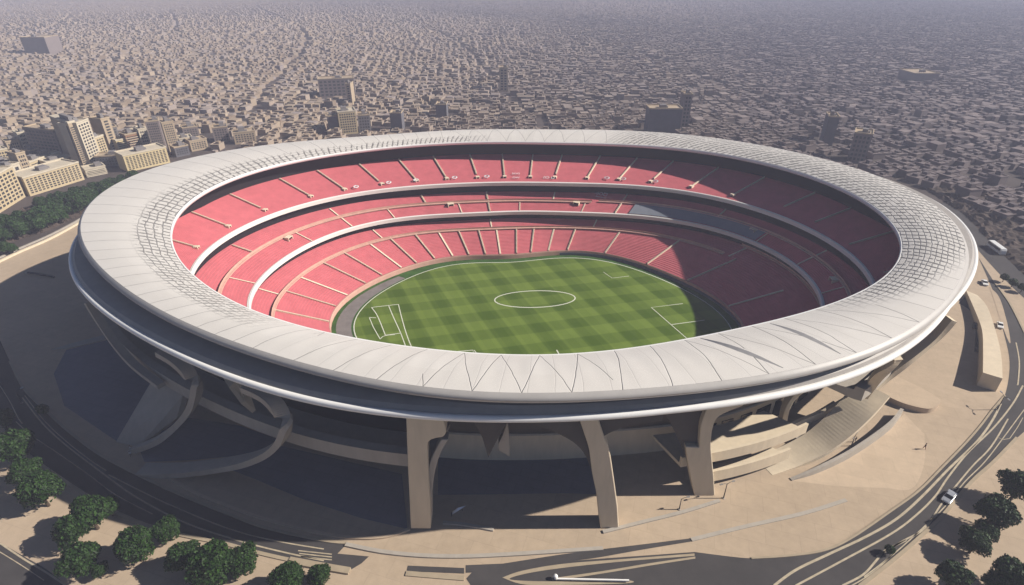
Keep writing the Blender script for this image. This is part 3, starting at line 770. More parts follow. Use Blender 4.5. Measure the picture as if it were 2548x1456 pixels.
def sweep(name, pts, wd, th, m, parent=ST, k=8):
    "rectangular beam along 3-D points given as (u, v, z)"
    c = catmull([P(u, v, z) for u, v, z in pts], k)
    n = len(c); v_, f_ = [], []
    for i, p in enumerate(c):
        d = c[min(i+1, n-1)]-c[max(i-1, 0)]; h = Vector((d.x, d.y, 0))
        if h.length < 1e-4: h = Vector((1, 0, 0))
        h.normalize(); s_ = Vector((-h.y, h.x, 0)); d.normalize(); up_ = d.cross(s_); 
        if up_.z < 0: up_ = -up_
        t = i/(n-1); w_ = wd(t) if callable(wd) else wd
        for a_, b_ in ((-1, 0), (1, 0), (1, -1), (-1, -1)):
            v_.append(p + s_*a_*w_/2 + up_*b_*th)
    for i in range(n-1):
        for j in range(4): f_.append((i*4+j, i*4+(j+1) % 4, (i+1)*4+(j+1) % 4, (i+1)*4+j))
    f_ += [(3, 2, 1, 0), ((n-1)*4, (n-1)*4+1, (n-1)*4+2, (n-1)*4+3)]
    o = mesh_obj(name, v_, f_, M[m], parent)
    bm = bmesh.new(); bm.from_mesh(o.data); bmesh.ops.recalc_face_normals(bm, faces=bm.faces); bm.to_mesh(o.data); bm.free()
    return sp_(o) if parent is ST else o
# the two hooked ribs that run down from the rim and out over the plaza
sweep("hooked_rib", [(610, 955, 36.5), (660, 978, 35.5), (692, 1010, 33), (704, 1050, 29), (692, 1092, 23), (655, 1122, 17), (600, 1142, 11), (520, 1156, 6), (440, 1165, 2.5), (350, 1166, .4)], lambda t: 3.2+1.2*t, 1.6, 'concrete_grey')
sweep("hooked_rib", [(400, 868, 36.5), (440, 893, 35), (470, 925, 32), (482, 965, 27), (472, 1005, 21), (445, 1042, 15), (410, 1075, 9), (375, 1097, 5), (325, 1115, .4)], lambda t: 3.4-1.0*t, 1.6, 'concrete_grey')
sweep("edge_strut", [(222, 750, 36), (252, 800, 30), (290, 855, 25), (335, 905, 21.5), (400, 955, 20)], 2.2, 1.4, 'concrete_grey')
# blade hanging from the rim
bl = [P(545, 925, 35), P(585, 950, 33.5), P(615, 990, 29), P(628, 1028, 25), P(600, 1005, 29), P(570, 965, 33)]
o = mesh_obj("hanging_fin", [tuple(p) for p in bl]+[tuple(p+Vector((.5, 1.0, 0))) for p in bl], [(0, 1, 2, 3, 4, 5), (11, 10, 9, 8, 7, 6)]+[(i, i+6, (i+1) % 6+6, (i+1) % 6) for i in range(6)], M['concrete'], ST); sp_(o)
# slanted wall panel below the second rib
q = [P(385, 935, 17), P(455, 985, 15), P(440, 1040, 8), P(345, 1112, .1), P(288, 1100, .1)]
o = mesh_obj("slanted_wall", [tuple(p) for p in q]+[tuple(p+Vector((.8, 1.6, -.6))) for p in q], [(0, 1, 2, 3, 4), (9, 8, 7, 6, 5)]+[(i, i+5, (i+1) % 5+5, (i+1) % 5) for i in range(5)], M['concrete_grey'], ST); sp_(o)
# right hand: junction, struts and ramp
sweep("edge_strut", [(2360, 790, 35), (2320, 835, 29), (2260, 885, 23), (2205, 928, 17), (2160, 968, 12)], 3.0, 1.8, 'concrete')
sweep("edge_strut", [(2225, 880, 36), (2195, 915, 30), (2172, 945, 22), (2150, 975, 14)], 2.4, 2.0, 'concrete')
sweep("access_ramp", [(2172, 965, 13.5), (2135, 1010, 10.5), (2085, 1060, 6.5), (2030, 1102, 3), (1965, 1135, .8), (1900, 1160, .1)], lambda t: 9.5-2.5*t, 1.2, 'concrete')
sweep("retaining_wall", [(2120, 980, 11), (2060, 1015, 7.5), (1990, 1045, 5), (1950, 1066, 4)], 1.0, 3.2, 'concrete')
sweep("retaining_wall", [(2090, 1010, 7), (2040, 1040, 4.2), (1985, 1065, 2.5), (1965, 1080, 2)], 5.0, 2.5, 'concrete_grey')
sweep("retaining_wall", [(2245, 1017, 3.0), (2212, 1055, 3.0), (2124, 1117, 2.6), (2036, 1163, 1.8), (1968, 1192, .3)], .9, 3.0, 'concrete_grey')
sl_pts = GS([(2166, 952), (2210, 944), (2256, 962), (2310, 990), (2334, 1008), (2325, 1022), (2300, 1029), (2245, 1016), (2200, 996), (2166, 978)])
o = MB().prism([(p.x, p.y) for p in sl_pts[:-1]], .0, 2.0).build("rounded_platform", M['plaza_light'], ST); sp_(o)
# raised approach ramp with a blunt end on the far right of the plaza
rs = GS([(2412, 704), (2438, 770), (2449, 814), (2449, 870), (2446, 927)], 5.5); rs2 = GS([(2440, 716), (2464, 750), (2486, 825), (2495, 886), (2495, 942)], 5.5)
n = len(rs)
vs_ = [(p.x, p.y, 5.5*min(1, .35+i/(n-1)*.65)) for i, p in enumerate(rs)]+[(p.x, p.y, 5.5*min(1, .35+i/(n-1)*.65)) for i, p in enumerate(rs2)]
vs_ += [(v[0], v[1], 0) for v in vs_]
f_ = [(i, i+1, n+i+1, n+i) for i in range(n-1)]+[(2*n+i, 2*n+i+1, i+1, i) for i in range(n-1)]+[(n+i, n+i+1, 3*n+i+1, 3*n+i) for i in range(n-1)]+[(0, n, 3*n, 2*n), (n-1, 3*n-1, 4*n-1, 2*n-1)]
ar = mesh_obj("approach_ramp", vs_, f_, M['concrete'])
bm = bmesh.new(); bm.from_mesh(ar.data); bmesh.ops.recalc_face_normals(bm, faces=bm.faces); bm.to_mesh(ar.data); bm.free()
tag(ar, "pale raised curving ramp with a blunt end beside the right ring road", "ramp")
#NEXT2
# ------------------------------------------------------------------ trees
def leaf_cloud(lobes, n, size, seed):
    r_ = np.random.default_rng(seed)
    wts = np.array([l[3]**2 for l in lobes]); wts = wts/wts.sum()
    idx = r_.choice(len(lobes), n, p=wts)
    L_ = np.array(lobes)[idx]
    d = r_.normal(size=(n, 3)); d /= np.linalg.norm(d, axis=1)[:, None]
    d[:, 2] = np.where(d[:, 2] < -.55, -d[:, 2], d[:, 2])
    rad_ = L_[:, 3]*(1-.34*r_.random(n)**1.6)*(1+.10*np.sin(d[:, 0]*7+L_[:, 0])*np.sin(d[:, 1]*6)+.09*r_.normal(size=n)*.6)
    c = L_[:, :3]+d*rad_[:, None]*np.array([1, 1, .9])
    nrm = d+.55*r_.normal(size=(n, 3)); nrm /= np.linalg.norm(nrm, axis=1)[:, None]
    a = np.cross(nrm, r_.normal(size=(n, 3))); a /= np.linalg.norm(a, axis=1)[:, None]
    b = np.cross(nrm, a)
    s = (size*(.6+.8*r_.random(n)))[:, None]
    bend = nrm*s*.35
    V = np.stack([c-a*s, c-b*s*.6+bend*.4, c+a*s, c+b*s*.6+bend*.4], 1).reshape(-1, 3)
    Fq = np.arange(n*4).reshape(-1, 4)
    return V, Fq
def np_mesh(name, V, Fq, m):
    me = bpy.data.meshes.new(name)
    me.vertices.add(len(V)); me.vertices.foreach_set("co", np.ascontiguousarray(V, dtype=np.float32).ravel())
    k = Fq.shape[1]
    me.loops.add(Fq.size); me.loops.foreach_set("vertex_index", Fq.astype(np.int32).ravel())
    me.polygons.add(len(Fq)); me.polygons.foreach_set("loop_start", (np.arange(len(Fq))*k).astype(np.int32))
    me.polygons.foreach_set('use_smooth', [False]*len(Fq))
    me.update(calc_edges=True)
    if m: me.materials.append(m)
    return me
TREES = []
def tree_kind(seed, n, size, m, lobn=7):
    r_ = random.Random(seed)
    lobes = [(0, 0, 1.15, .78)]
    for i in range(lobn):
        a = 2*math.pi*i/lobn+r_.uniform(-.4, .4); q = r_.uniform(.38, .62)
        lobes.append((q*math.cos(a), q*math.sin(a), 1.05+r_.uniform(-.25, .45), r_.uniform(.36, .5)))
    V, Fq = leaf_cloud(lobes, n, size, seed)
    cr = np_mesh("crown", V, Fq, m)
    mb = MB(); mb.tube([(0, 0, 0), (.02, .01, .35), (-.01, .02, .8)], [.09, .07, .045])
    for a in range(5):
        t = 2*math.pi*a/5+r_.uniform(-.3, .3)
        mb.tube([(0, 0, .42+.05*a), (.25*math.cos(t), .25*math.sin(t), .75+.05*a), (.5*math.cos(t), .5*math.sin(t), 1.05)], [.045, .03, .012], 6)
    tr = mb.build("trunk", M['trunk']).data
    bpy.data.objects.remove(bpy.data.objects[-1]) if False else None
    TREES.append((cr, tr))
for sd in (3, 11, 23): tree_kind(sd, 5200, .075, M['leaf'])
for sd in (31, 41): tree_kind(sd, 2200, .11, M['leaf2'], 6)
for o in [o for o in list(SC.collection.objects) if o.name.startswith("trunk")]: bpy.data.objects.remove(o)
def tree(u, v, rpx, kind, label, group, name="tree", cat="tree", rz=None):
    p0 = P(u, v, 5.0)
    dep = p0.y*math.cos(PITCH)+(CAM_H-5.0)*math.sin(PITCH)
    r_m = rpx/F*dep
    p = P(u, v, 1.15*r_m)
    t = empty(name, (p.x, p.y, 0), random.uniform(0, 6.28) if rz is None else rz)
    t.scale = (r_m, r_m*random.uniform(.92, 1.05), r_m*random.uniform(.95, 1.1))
    cr, tr = TREES[kind]
    for nm, me in (("crown", cr), ("trunk", tr)):
        o = bpy.data.objects.new(nm, me); SC.collection.objects.link(o); o.parent = t
    tag(t, label, cat, group)
    return t
LEFT = [
 (9, 1043, 30, "dark round tree cut by the left edge, topmost of the lower left trees"),
 (32, 1108, 50, "dark tree at the left edge below the topmost one"),
 (60, 1172, 42, "tree squeezed between the left edge tree and the big round one"),
 (96, 1216, 54, "big round dark tree beside the road bend at lower left"),
 (222, 1276, 52, "tall tree standing right against the road edge at lower left"),
 (272, 1262, 28, "small tree poking over the road beside the tall one"),
 (178, 1322, 44, "dark tree on the left flank of the tall roadside tree"),
 (196, 1388, 50, "round tree in front of the tall roadside tree"),
 (248, 1418, 23, "tiny bushy tree alone at the foot of the round one"),
 (334, 1356, 52, "round tree in the middle of the lower left group"),
 (414, 1318, 36, "smaller tree behind the middle round tree, nearest the road"),
 (452, 1384, 46, "tree left of the widest lower tree, close to the road kerb"),
 (522, 1404, 62, "widest tree of the lower left group, cut by the bottom edge"),
 (602, 1392, 43, "round tree at the right flank of the widest one"),
 (714, 1436, 46, "lone round tree by the bottom edge below the road end"),
 (793, 1436, 33, "smaller tree by the bottom edge, rightmost of the left side trees")]
for i, (u, v, r_, lb) in enumerate(LEFT): tree(u, v, r_, i % 3, lb, "trees at the lower left")
RIGHT = [
 (2533, 1211, 44, "dark tree cut by the right edge, topmost of the lower right trees"),
 (2479, 1277, 48, "tree second from the top in the lower right row"),
 (2455, 1318, 32, "small tree wedged in the middle of the lower right row"),
 (2428, 1348, 38, "round tree at the lower end of the right hand row"),
 (2372, 1432, 42, "lone round tree by the bottom edge on the right"),
 (2520, 1432, 50, "big tree in the bottom right corner"),
 (2476, 1448, 30, "small tree leaning on the bottom right corner tree")]
for i, (u, v, r_, lb) in enumerate(RIGHT): tree(u, v, r_, (i+1) % 3, lb, "trees at the lower right")
belt = []
for (u0, v0, u1, v1, n, rr_) in ((-40, 590, 150, 535, 12, 23), (-30, 560, 200, 505, 13, 23), (60, 556, 250, 492, 10, 19), (100, 512, 310, 455, 13, 20), (170, 520, 330, 462, 8, 14), (0, 610, 30, 620, 2, 18), (190, 478, 335, 438, 9, 15), (90, 510, 200, 470, 7, 14)):
    for k in range(n):
        t = (k+.5)/n
        belt.append((lerp(u0, u1, t)+rng.uniform(-6, 6), lerp(v0, v1, t)+rng.uniform(-7, 7), rr_*rng.uniform(.75, 1.15)))
for i, (u, v, r_) in enumerate(belt):
    tree(u, v, r_, 3+i % 2, "bushy green tree in the belt below the left apartment blocks", "trees in the belt between the blocks and the plaza")
for i, (u, v, r_, lb) in enumerate(((2500, 690, 12, "low dark bush on the dark slope right of the stadium, leftmost"), (2522, 702, 13, "low dark bush on the dark slope, middle of three"), (2545, 716, 12, "low dark bush on the dark slope at the right edge"),
                                    (105, 1018, 15, "small shrub beside the left ring road"), (2214, 1368, 14, "small round shrub where the lane branches at lower right"))):
    tree(u, v, r_, 3+i % 2, lb, "low bushes", "shrub", "shrub")

# ------------------------------------------------------------------ blocks of flats
def bmat(name, c, var=.08):
    return mat(name, c, .85, var, .25, .05, 1.0)
B = {'cream': bmat("cream_render", (.50, .40, .25)), 'tan': bmat("tan_render", (.42, .33, .23)), 'yellow': bmat("yellow_render", (.58, .47, .27)), 'grey': bmat("grey_render", (.20, .185, .185)),
     'mauve': bmat("mauve_render", (.22, .18, .17)), 'brown': bmat("brown_brick", (.30, .17, .10)), 'pale': bmat("pale_render", (.55, .48, .37)), 'slate': bmat("slate_render", (.13, .125, .14))}
WIN = {}
def win_mesh(w_, h_):
    k = (round(w_, 1), round(h_, 1))
    if k not in WIN:
        mb = MB(); mb.box(-w_/2, w_/2, -.12, .25, 0, h_)
        o = mb.build("window", M['glass_blue']); WIN[k] = o.data; bpy.data.objects.remove(o)
    return WIN[k]
def block(name, label, u1, v1, u2, v2, vtop, depth, mt, cols=0, rows=0, side=0, style='grid', parapet=.9, unit=True, cat="apartment block", group=None, hfrac=.58, wfrac=.6):
    a, b = P(u1, v1), P(u2, v2)
    h = top_height((a+b)/2, vtop)
    d = b-a; wd = d.length; ang = math.atan2(d.y, d.x)
    t = empty(name, (a.x, a.y, 0), ang)
    tag(t, label, cat, group)
    mb = MB().box(0, wd, 0, depth, 0, h)
    mb.build("wall", B[mt], t)
    pr = MB().box(-.25, wd+.25, -.25, .35, h, h+parapet).box(-.25, wd+.25, depth-.35, depth+.25, h, h+parapet).box(-.25, .35, .35, depth-.35, h, h+parapet).box(wd-.35, wd+.25, .35, depth-.35, h, h+parapet)
    pr.box(.35, wd-.35, .35, depth-.35, h-.2, h+.15)
    rf = pr.build("roof", B['pale' if mt in ('cream', 'yellow', 'pale') else 'tan'], t)
    if unit:
        x = wd*rng.uniform(.2, .6); u_ = min(wd*.3, 5); dd = min(depth*.5, 4)
        MB().box(x, x+u_, depth*.3, depth*.3+dd, h+.15, h+rng.uniform(2, 3.4)).box(x+u_+.3, min(x+u_+1.5, wd-.5), depth*.35, depth*.6, h+.15, h+1.2).build("roof_unit", B['grey'], rf)
    if cols and rows:
        cols, rows = min(cols, 14), rows
        while cols*rows > 98: rows -= 1
        fh = (h-2.0)/rows
        if style == 'grid':
            cw = (wd-1.6)/cols
            me = win_mesh(cw*wfrac, fh*hfrac)
            pos = [(.8+cw*(i+.5), 1.2+fh*(j+.2)) for j in range(rows) for i in range(cols)]
        else:
            me = win_mesh(wd*.86, fh*.32); pos = [(wd*.5, 1.2+fh*(j+.3)) for j in range(rows)]
        for x, z in pos:
            o = bpy.data.objects.new("window", me); SC.collection.objects.link(o); o.parent = t; o.location = (x, 0, z)
        if style == 'bands' or side:
            mb = MB()
            for j in range(rows): mb.box(-.3, wd+.3, -.35, 0, 1.2+fh*j-.25, 1.2+fh*j+.1)
            mb.build("floor_ledges", B['pale'], t)
        if side:
            sm_ = win_mesh(min(2.0, depth/side*.5), fh*.5)
            for j in range(rows):
                for i in range(side):
                    o = bpy.data.objects.new("side_window", sm_); SC.collection.objects.link(o); o.parent = t
                    o.location = (wd if u1+u2 < 2548*1.0 else 0, depth*(i+.5)/side, 1.4+fh*(j+.2)); o.rotation_euler = (0, 0, R(90))
    return t
gp = "apartment blocks left of the stadium"
NB = [
 ("long cream slab with a square window grid right behind the tree belt's upper end", 319, 429, 424, 405, 378, 14, 'yellow', 12, 8, 0, 'grid'),
 ("wide cream block with dense rows of windows standing over the tree belt", 76, 489, 211, 447, 424, 16, 'cream', 14, 7, 0, 'grid'),
 ("cream block with curved looking floor lines at the left edge", -50, 562, 64, 490, 446, 16, 'cream', 12, 8, 0, 'grid'),
 ("tall tower whose broad left face is dark and narrow right face is pale", 163, 400, 208, 417, 303, 0, 'grey', 0, 0, 0, 'grid'),
 ("slim pale tower with a window column right of the dark faced tower", 229, 414, 256, 400, 303, 12, 'pale', 4, 13, 0, 'grid'),
 ("shorter pale stepped tower leaning on the slim tower's right", 256, 400, 276, 392, 341, 10, 'cream', 3, 8, 0, 'grid'),
 ("slender blank faced tower between the slim tower and the low yellow block", 281, 386, 301, 380, 296, 12, 'tan', 1, 12, 0, 'grid'),
 ("wide shaded slab behind the dark faced tower", 86, 388, 160, 398, 322, 10, 'mauve', 8, 8, 0, 'grid'),
 ("small pale block left of the wide shaded slab", 64, 384, 84, 380, 331, 9, 'pale', 4, 5, 0, 'grid'),
 ("low yellow block with ribbon windows behind the long cream slab", 300, 386, 330, 379, 348, 10, 'yellow', 6, 6, 0, 'bands'),
 ("red brown block with ribbon windows and a pale sloping top", 326, 382, 358, 375, 334, 10, 'brown', 6, 7, 0, 'bands'),
 ("pale narrow block attached right of the red brown one", 360, 376, 380, 372, 322, 10, 'pale', 3, 6, 0, 'grid'),
 ("tall mauve tower with vertical window strips behind the long cream slab", 388, 394, 421, 390, 303, 10, 'mauve', 6, 14, 0, 'grid'),
 ("stepped tan tower right of the mauve tower", 423, 378, 451, 373, 305, 10, 'tan', 5, 12, 0, 'grid'),
 ("low white ribbon windowed block beside the stepped tan tower", 453, 373, 486, 368, 345, 10, 'pale', 6, 4, 0, 'bands'),
 ("tall tan block at the left edge above the curved cream block", -20, 500, 22, 470, 394, 12, 'tan', 4, 8, 0, 'grid'),
 ("small bright block with a blank pale panel left of the wide cream block", 30, 452, 62, 440, 412, 8, 'pale', 2, 2, 0, 'grid'),
 ("narrow tan tower behind the wide cream block's left end", 62, 438, 84, 432, 382, 10, 'tan', 3, 5, 0, 'grid'),
 ("small grey block left of the wide shaded slab's foot", 86, 404, 108, 398, 374, 8, 'grey', 4, 3, 0, 'grid'),
 ("low cream terrace block directly behind the wide cream block", 84, 432, 124, 416, 398, 9, 'cream', 8, 3, 0, 'bands'),
 ("low stepped block under the dark faced tower", 124, 428, 186, 412, 398, 9, 'cream', 10, 3, 0, 'grid'),
 ("low stepped terrace block right of the wide cream block", 218, 442, 268, 432, 419, 9, 'pale', 6, 3, 0, 'bands'),
 ("low dark block between the slim tower and the long cream slab", 244, 418, 300, 414, 390, 9, 'slate', 7, 3, 0, 'grid'),
]
for lb, u1, v1, u2, v2, vt, dp, mt, c_, r_, sd, st in NB:
    if dp == 0:
        block("apartment_tower", lb, u1, v1, u2, v2, vt, 2, mt, 3, 14, 0, 'bands', unit=False, cat="apartment tower", group=gp) if False else None
        a = P(210, 417); b = P(227, 412); h = top_height(a, 308)
        l = P(165, 398)
        t = empty("apartment_tower", (a.x, a.y, 0)); tag(t, lb, "apartment tower", gp)
        q = [Vector((0, 0, 0)), b-a, l-a+(b-a), l-a]
        MB().prism([(p.x, p.y) for p in q], 0, h).build("wall", B['tan'], t)
        rf = MB().prism([(p.x*1.02, p.y*1.02) for p in q], h, h+1.2).build("roof", B['pale'], t)
        MB().prism([(p.x*.5, p.y*.5+2) for p in q], h+1.2, h+4.0).build("roof_unit", B['grey'], rf)
        dl = (l-a).normalized(); ln = (l-a).length; nn = Vector((-dl.y, dl.x, 0)); nn = nn if nn.y < 0 else -nn
        me = win_mesh(ln*.32, 1.3); ang = math.atan2(dl.y, dl.x)
        for j in range(18):
            o = bpy.data.objects.new("window", me); SC.collection.objects.link(o); o.parent = t
            o.location = dl*ln*.24+nn*.02+Vector((0, 0, 3+j*(h-5)/18)); o.rotation_euler = (0, 0, ang+(math.pi if ang > 1.57 else 0))
        dr = (b-a).normalized(); me2 = win_mesh((b-a).length*.8, .7)
        for j in range(18):
            o = bpy.data.objects.new("window", me2); SC.collection.objects.link(o); o.parent = t
            o.location = dr*(b-a).length*.5+Vector((0, 0, 3+j*(h-5)/18)); o.rotation_euler = (0, 0, math.atan2(dr.y, dr.x))
        continue
    block("apartment_block", lb, u1, v1, u2, v2, vt, dp, mt, c_, r_, sd, st, group=gp)
for lb, u1, v1, u2, v2, vt, dp, mt, c_, r_, st in (
 ("low dark block nearest the roof edge, right of the long cream slab", 440, 392, 474, 385, 366, 9, 'slate', 5, 3, 'grid'),
 ("flat tan block between the ribbon windowed block and the roof", 478, 378, 520, 370, 350, 10, 'tan', 6, 4, 'grid'),
 ("cream block peeping out behind the red brown one", 334, 360, 380, 354, 326, 10, 'cream', 6, 5, 'grid'),
 ("grey tower behind the slender blank faced one", 276, 368, 306, 363, 318, 10, 'grey', 4, 7, 'grid'),
 ("pale low block left of the narrow tan tower", 6, 436, 46, 424, 402, 10, 'pale', 6, 3, 'bands'),
 ("cream mid height block behind the tall tan edge block", -14, 418, 34, 408, 376, 10, 'cream', 6, 4, 'grid'),
 ("tan block standing behind the small pale one", 30, 392, 62, 386, 352, 10, 'tan', 5, 4, 'grid'),
 ("low yellow block in front of the wide shaded slab", 108, 418, 160, 406, 388, 8, 'yellow', 8, 3, 'grid'),
 ("dark block behind the stepped tan tower's right", 462, 352, 500, 347, 318, 10, 'mauve', 5, 5, 'grid')):
    block("apartment_block", lb, u1, v1, u2, v2, vt, dp, mt, c_, r_, 0, st, group=gp)
FB = [
 ("dark narrow block touching the far roofline left of the pale windowed one", 822, 336, 845, 334, 290, 12, 'slate', 0, 0),
 ("pale windowed block rising just over the far roofline", 848, 336, 892, 332, 279, 14, 'cream', 7, 8),
 ("grey block right of the pale windowed one at the far roofline", 895, 332, 925, 330, 288, 12, 'grey', 4, 5),
 ("dark narrow block over the far roofline, left of the centre", 974, 328, 1002, 328, 283, 12, 'slate', 0, 0),
 ("large blue grey slab standing over the far roofline right of centre", 1610, 334, 1690, 334, 272, 14, 'slate', 0, 0),
 ("thin tall pale block behind the large blue grey slab", 1692, 318, 1712, 318, 236, 12, 'mauve', 2, 8),
 ("dark slim block right of the large slab, above the far roof", 2044, 362, 2070, 364, 292, 14, 'slate', 0, 0),
 ("tan ruined looking block above the right hand far roof", 2106, 402, 2150, 408, 334, 14, 'mauve', 4, 6),
 ("faint wide pale block in the haze left of centre", 797, 244, 886, 240, 197, 14, 'mauve', 8, 5),
 ("faint thin tower in the haze at the centre", 1243, 228, 1264, 228, 170, 14, 'tan', 2, 8),
 ("dark block in the haze above the far roofline left of centre", 1086, 295, 1112, 295, 262, 14, 'slate', 0, 0),
 ("very faint block in the haze at the far upper left", 66, 138, 126, 138, 94, 30, 'mauve', 0, 0),
 ("very faint wide block in the haze at the far upper right", 2268, 210, 2330, 210, 184, 30, 'mauve', 0, 0),
 ("tan block left of the far roof's left shoulder", 536, 356, 574, 352, 318, 10, 'mauve', 5, 5),
 ("low tan block above the roof's left shoulder", 586, 360, 640, 354, 330, 10, 'tan', 7, 4),
 ("slender tower in the haze behind the wide pale block", 866, 262, 878, 262, 210, 12, 'tan', 1, 8),
]
for lb, u1, v1, u2, v2, vt, dp, mt, c_, r_ in FB:
    block("apartment_block", lb, u1, v1, u2, v2, vt, dp, mt, c_, r_, 0, 'grid', group="apartment blocks in the dense city beyond")

# ------------------------------------------------------------------ the dense low city
def house_mat():
    m = bpy.data.materials.new("house_render"); m.use_nodes = True
    t = m.node_tree; b = t.nodes["Principled BSDF"]; N = t.nodes.new; L = t.links.new
    g = N("ShaderNodeNewGeometry")
    r = N("ShaderNodeValToRGB"); e = r.color_ramp.elements
    e[0].color = (.22, .165, .12, 1); e[1].color = (.42, .335, .245, 1)
    x = e.new(.5); x.color = (.36, .28, .20, 1)
    x = e.new(.8); x.color = (.30, .25, .23, 1)
    L(g.outputs["Random Per Island"], r.inputs[0])
    r2 = N("ShaderNodeValToRGB"); e = r2.color_ramp.elements
    e[0].color = (.065, .05, .055, 1); e[1].color = (.22, .175, .17, 1)
    L(g.outputs["Random Per Island"], r2.inputs[0])
    s = N("ShaderNodeSeparateXYZ"); L(g.outputs["Position"], s.inputs[0])
    n = N("ShaderNodeTexNoise"); n.inputs["Scale"].default_value = .004; n.inputs["Detail"].default_value = 3; L(g.outputs["Position"], n.inputs["Vector"])
    # house colours shift to the darker ramp towards the right
    d = N("ShaderNodeMath"); d.operation = 'DIVIDE'; L(s.outputs[0], d.inputs[0]); L(s.outputs[1], d.inputs[1])
    a = N("ShaderNodeMath"); a.operation = 'MULTIPLY_ADD'; L(n.outputs[0], a.inputs[0]); a.inputs[1].default_value = .9; L(d.outputs[0], a.inputs[2])
    mr = N("ShaderNodeMapRange"); mr.inputs["From Min"].default_value = .05; mr.inputs["From Max"].default_value = .95; L(a.outputs[0], mr.inputs["Value"])
    mx = N("ShaderNodeMix"); mx.data_type = 'RGBA'; L(mr.outputs[0], mx.inputs["Factor"]); L(r.outputs[0], mx.inputs["A"]); L(r2.outputs[0], mx.inputs["B"])
    L(mx.outputs["Result"], b.inputs["Base Color"]); b.inputs["Roughness"].default_value = .9
    return m
M['house'] = house_mat()
def inside(px, py, poly):
    poly = np.asarray(poly); n = len(poly); res = np.zeros(len(px), bool)
    j = n-1
    for i in range(n):
        xi, yi = poly[i]; xj, yj = poly[j]
        c = ((yi > py) != (yj > py)) & (px < (xj-xi)*(py-yi)/(yj-yi+1e-12)+xi)
        res ^= c; j = i
    return res
def project(x, y, z):
    zz = z-CAM_H; d = y*math.cos(PITCH)-zz*math.sin(PITCH); up_ = y*math.sin(PITCH)+zz*math.cos(PITCH)
    return 1274+F*x/d, 728-F*up_/d
CELL = 9.8
gx, gy = np.meshgrid(np.arange(-3100, 3100, CELL), np.arange(210, 2700, CELL))
gx = gx.ravel().astype(float); gy = gy.ravel().astype(float)
# bend the street grid by district
k1 = .0021; wx = 26*np.sin(gy*k1*2+gx*.0013)+5*np.sin(gx*.009+1)*np.cos(gy*.007); wy = 22*np.sin(gx*k1*1.7+1.3)+5*np.cos(gx*.008)*np.sin(gy*.009)
px_ = gx+wx+rng.uniform(-2.8, 2.8, len(gx)); py_ = gy+wy+rng.uniform(-2.6, 2.6, len(gx))
u, v = project(px_, py_, 4.0)
ok = (u > -160) & (u < 2708) & (v > -30)
lim = G([(-900, 620), (-200, 540), (0, 470), (60, 425), (215, 395), (300, 375), (430, 400), (470, 385)]) + [Vector((-190, 395, 0)), Vector((-120, 368, 0)), Vector((0, 360, 0)), Vector((120, 362, 0)), Vector((200, 350, 0))] + G([(2300, 462), (2400, 500), (2480, 550), (2548, 590), (3000, 700)]) + [Vector((9000, 400, 0)), Vector((9000, 9000, 0)), Vector((-9000, 9000, 0)), Vector((-9000, 500, 0))]
ok &= inside(px_, py_, [(p.x, p.y) for p in lim])
for o in [o for o in SC.collection.objects if o.name.startswith("apartment")]:
    me = [c for c in o.children if c.name.startswith("wall")][0].data
    cs = [o.matrix_basis @ Vector(v_.co) for v_ in me.vertices]
    xs = [c.x for c in cs]; ys = [c.y for c in cs]
    ok &= ~((px_ > min(xs)-7) & (px_ < max(xs)+7) & (py_ > min(ys)-7) & (py_ < max(ys)+7))
# a few wider streets
st_ = (np.abs(np.mod(px_*.83+py_*.31+40*np.sin(py_*.004), 210)) < 7) | (np.abs(np.mod(py_*.9-px_*.25+30*np.sin(px_*.005), 260)) < 8)
ok &= ~st_
ok &= rng.random(len(gx)) > .05
px_, py_ = px_[ok], py_[ok]
ang = .25*np.sin(px_*.004)+.3*np.cos(py_*.003)+rng.normal(0, .08, len(px_))
ww = rng.uniform(6.4, 9.6, len(px_)); dd_ = rng.uniform(6.2, 9.2, len(px_)); hh = rng.uniform(2.4, 4.2, len(px_))+2.5*(rng.random(len(px_)) > .93)
u, v = project(px_, py_, hh)
outl = [project(*RP(t, ro(t)+1, 45)) for t in np.linspace(0, 2*math.pi, 90)]
vis = (~inside(u, v, outl)) & (u > 0) & (u < 2548) & (v < 600)
order = np.argsort(np.where(vis, np.hypot(px_, py_), 1e9))
near = order[:290]; mask = np.ones(len(px_), bool); mask[near] = False
def boxes(px, py, an, w_, d, z0, h):
    n = len(px); c, s = np.cos(an), np.sin(an)
    ox = np.array([-.5, .5, .5, -.5]); oy = np.array([-.5, -.5, .5, .5])
    X = ox[None]*w_[:, None]; Y = oy[None]*d[:, None]
    x = px[:, None]+X*c[:, None]-Y*s[:, None]; y = py[:, None]+X*s[:, None]+Y*c[:, None]
    lo = np.stack([x, y, np.broadcast_to(z0[:, None], x.shape)], 2); hi = np.stack([x, y, np.broadcast_to((z0+h)[:, None], x.shape)], 2)
    V = np.concatenate([lo, hi], 1).reshape(-1, 3)
    f = np.array([[4, 5, 6, 7], [0, 1, 5, 4], [1, 2, 6, 5], [2, 3, 7, 6], [3, 0, 4, 7]])
    Fq = (f[None]+(np.arange(n)*8)[:, None, None]).reshape(-1, 4)
    return V, Fq
a_ = [x[mask] for x in (px_, py_, ang, ww, dd_, hh)]
V1, F1 = boxes(a_[0], a_[1], a_[2], a_[3], a_[4], np.zeros(len(a_[0])), a_[5])
hs = rng.random(len(a_[0])) > .45
c_ = [x[hs] for x in a_]
V2, F2 = boxes(c_[0]+rng.uniform(-1.5, 1.5, len(c_[0])), c_[1]+rng.uniform(-1.5, 1.5, len(c_[0])), c_[2], c_[3]*.4, c_[4]*.38, c_[5]-.1, rng.uniform(1.4, 2.6, len(c_[0])))
me = np_mesh("city", np.concatenate([V1, V2]), np.concatenate([F1, F2+len(V1)]), M['house'])
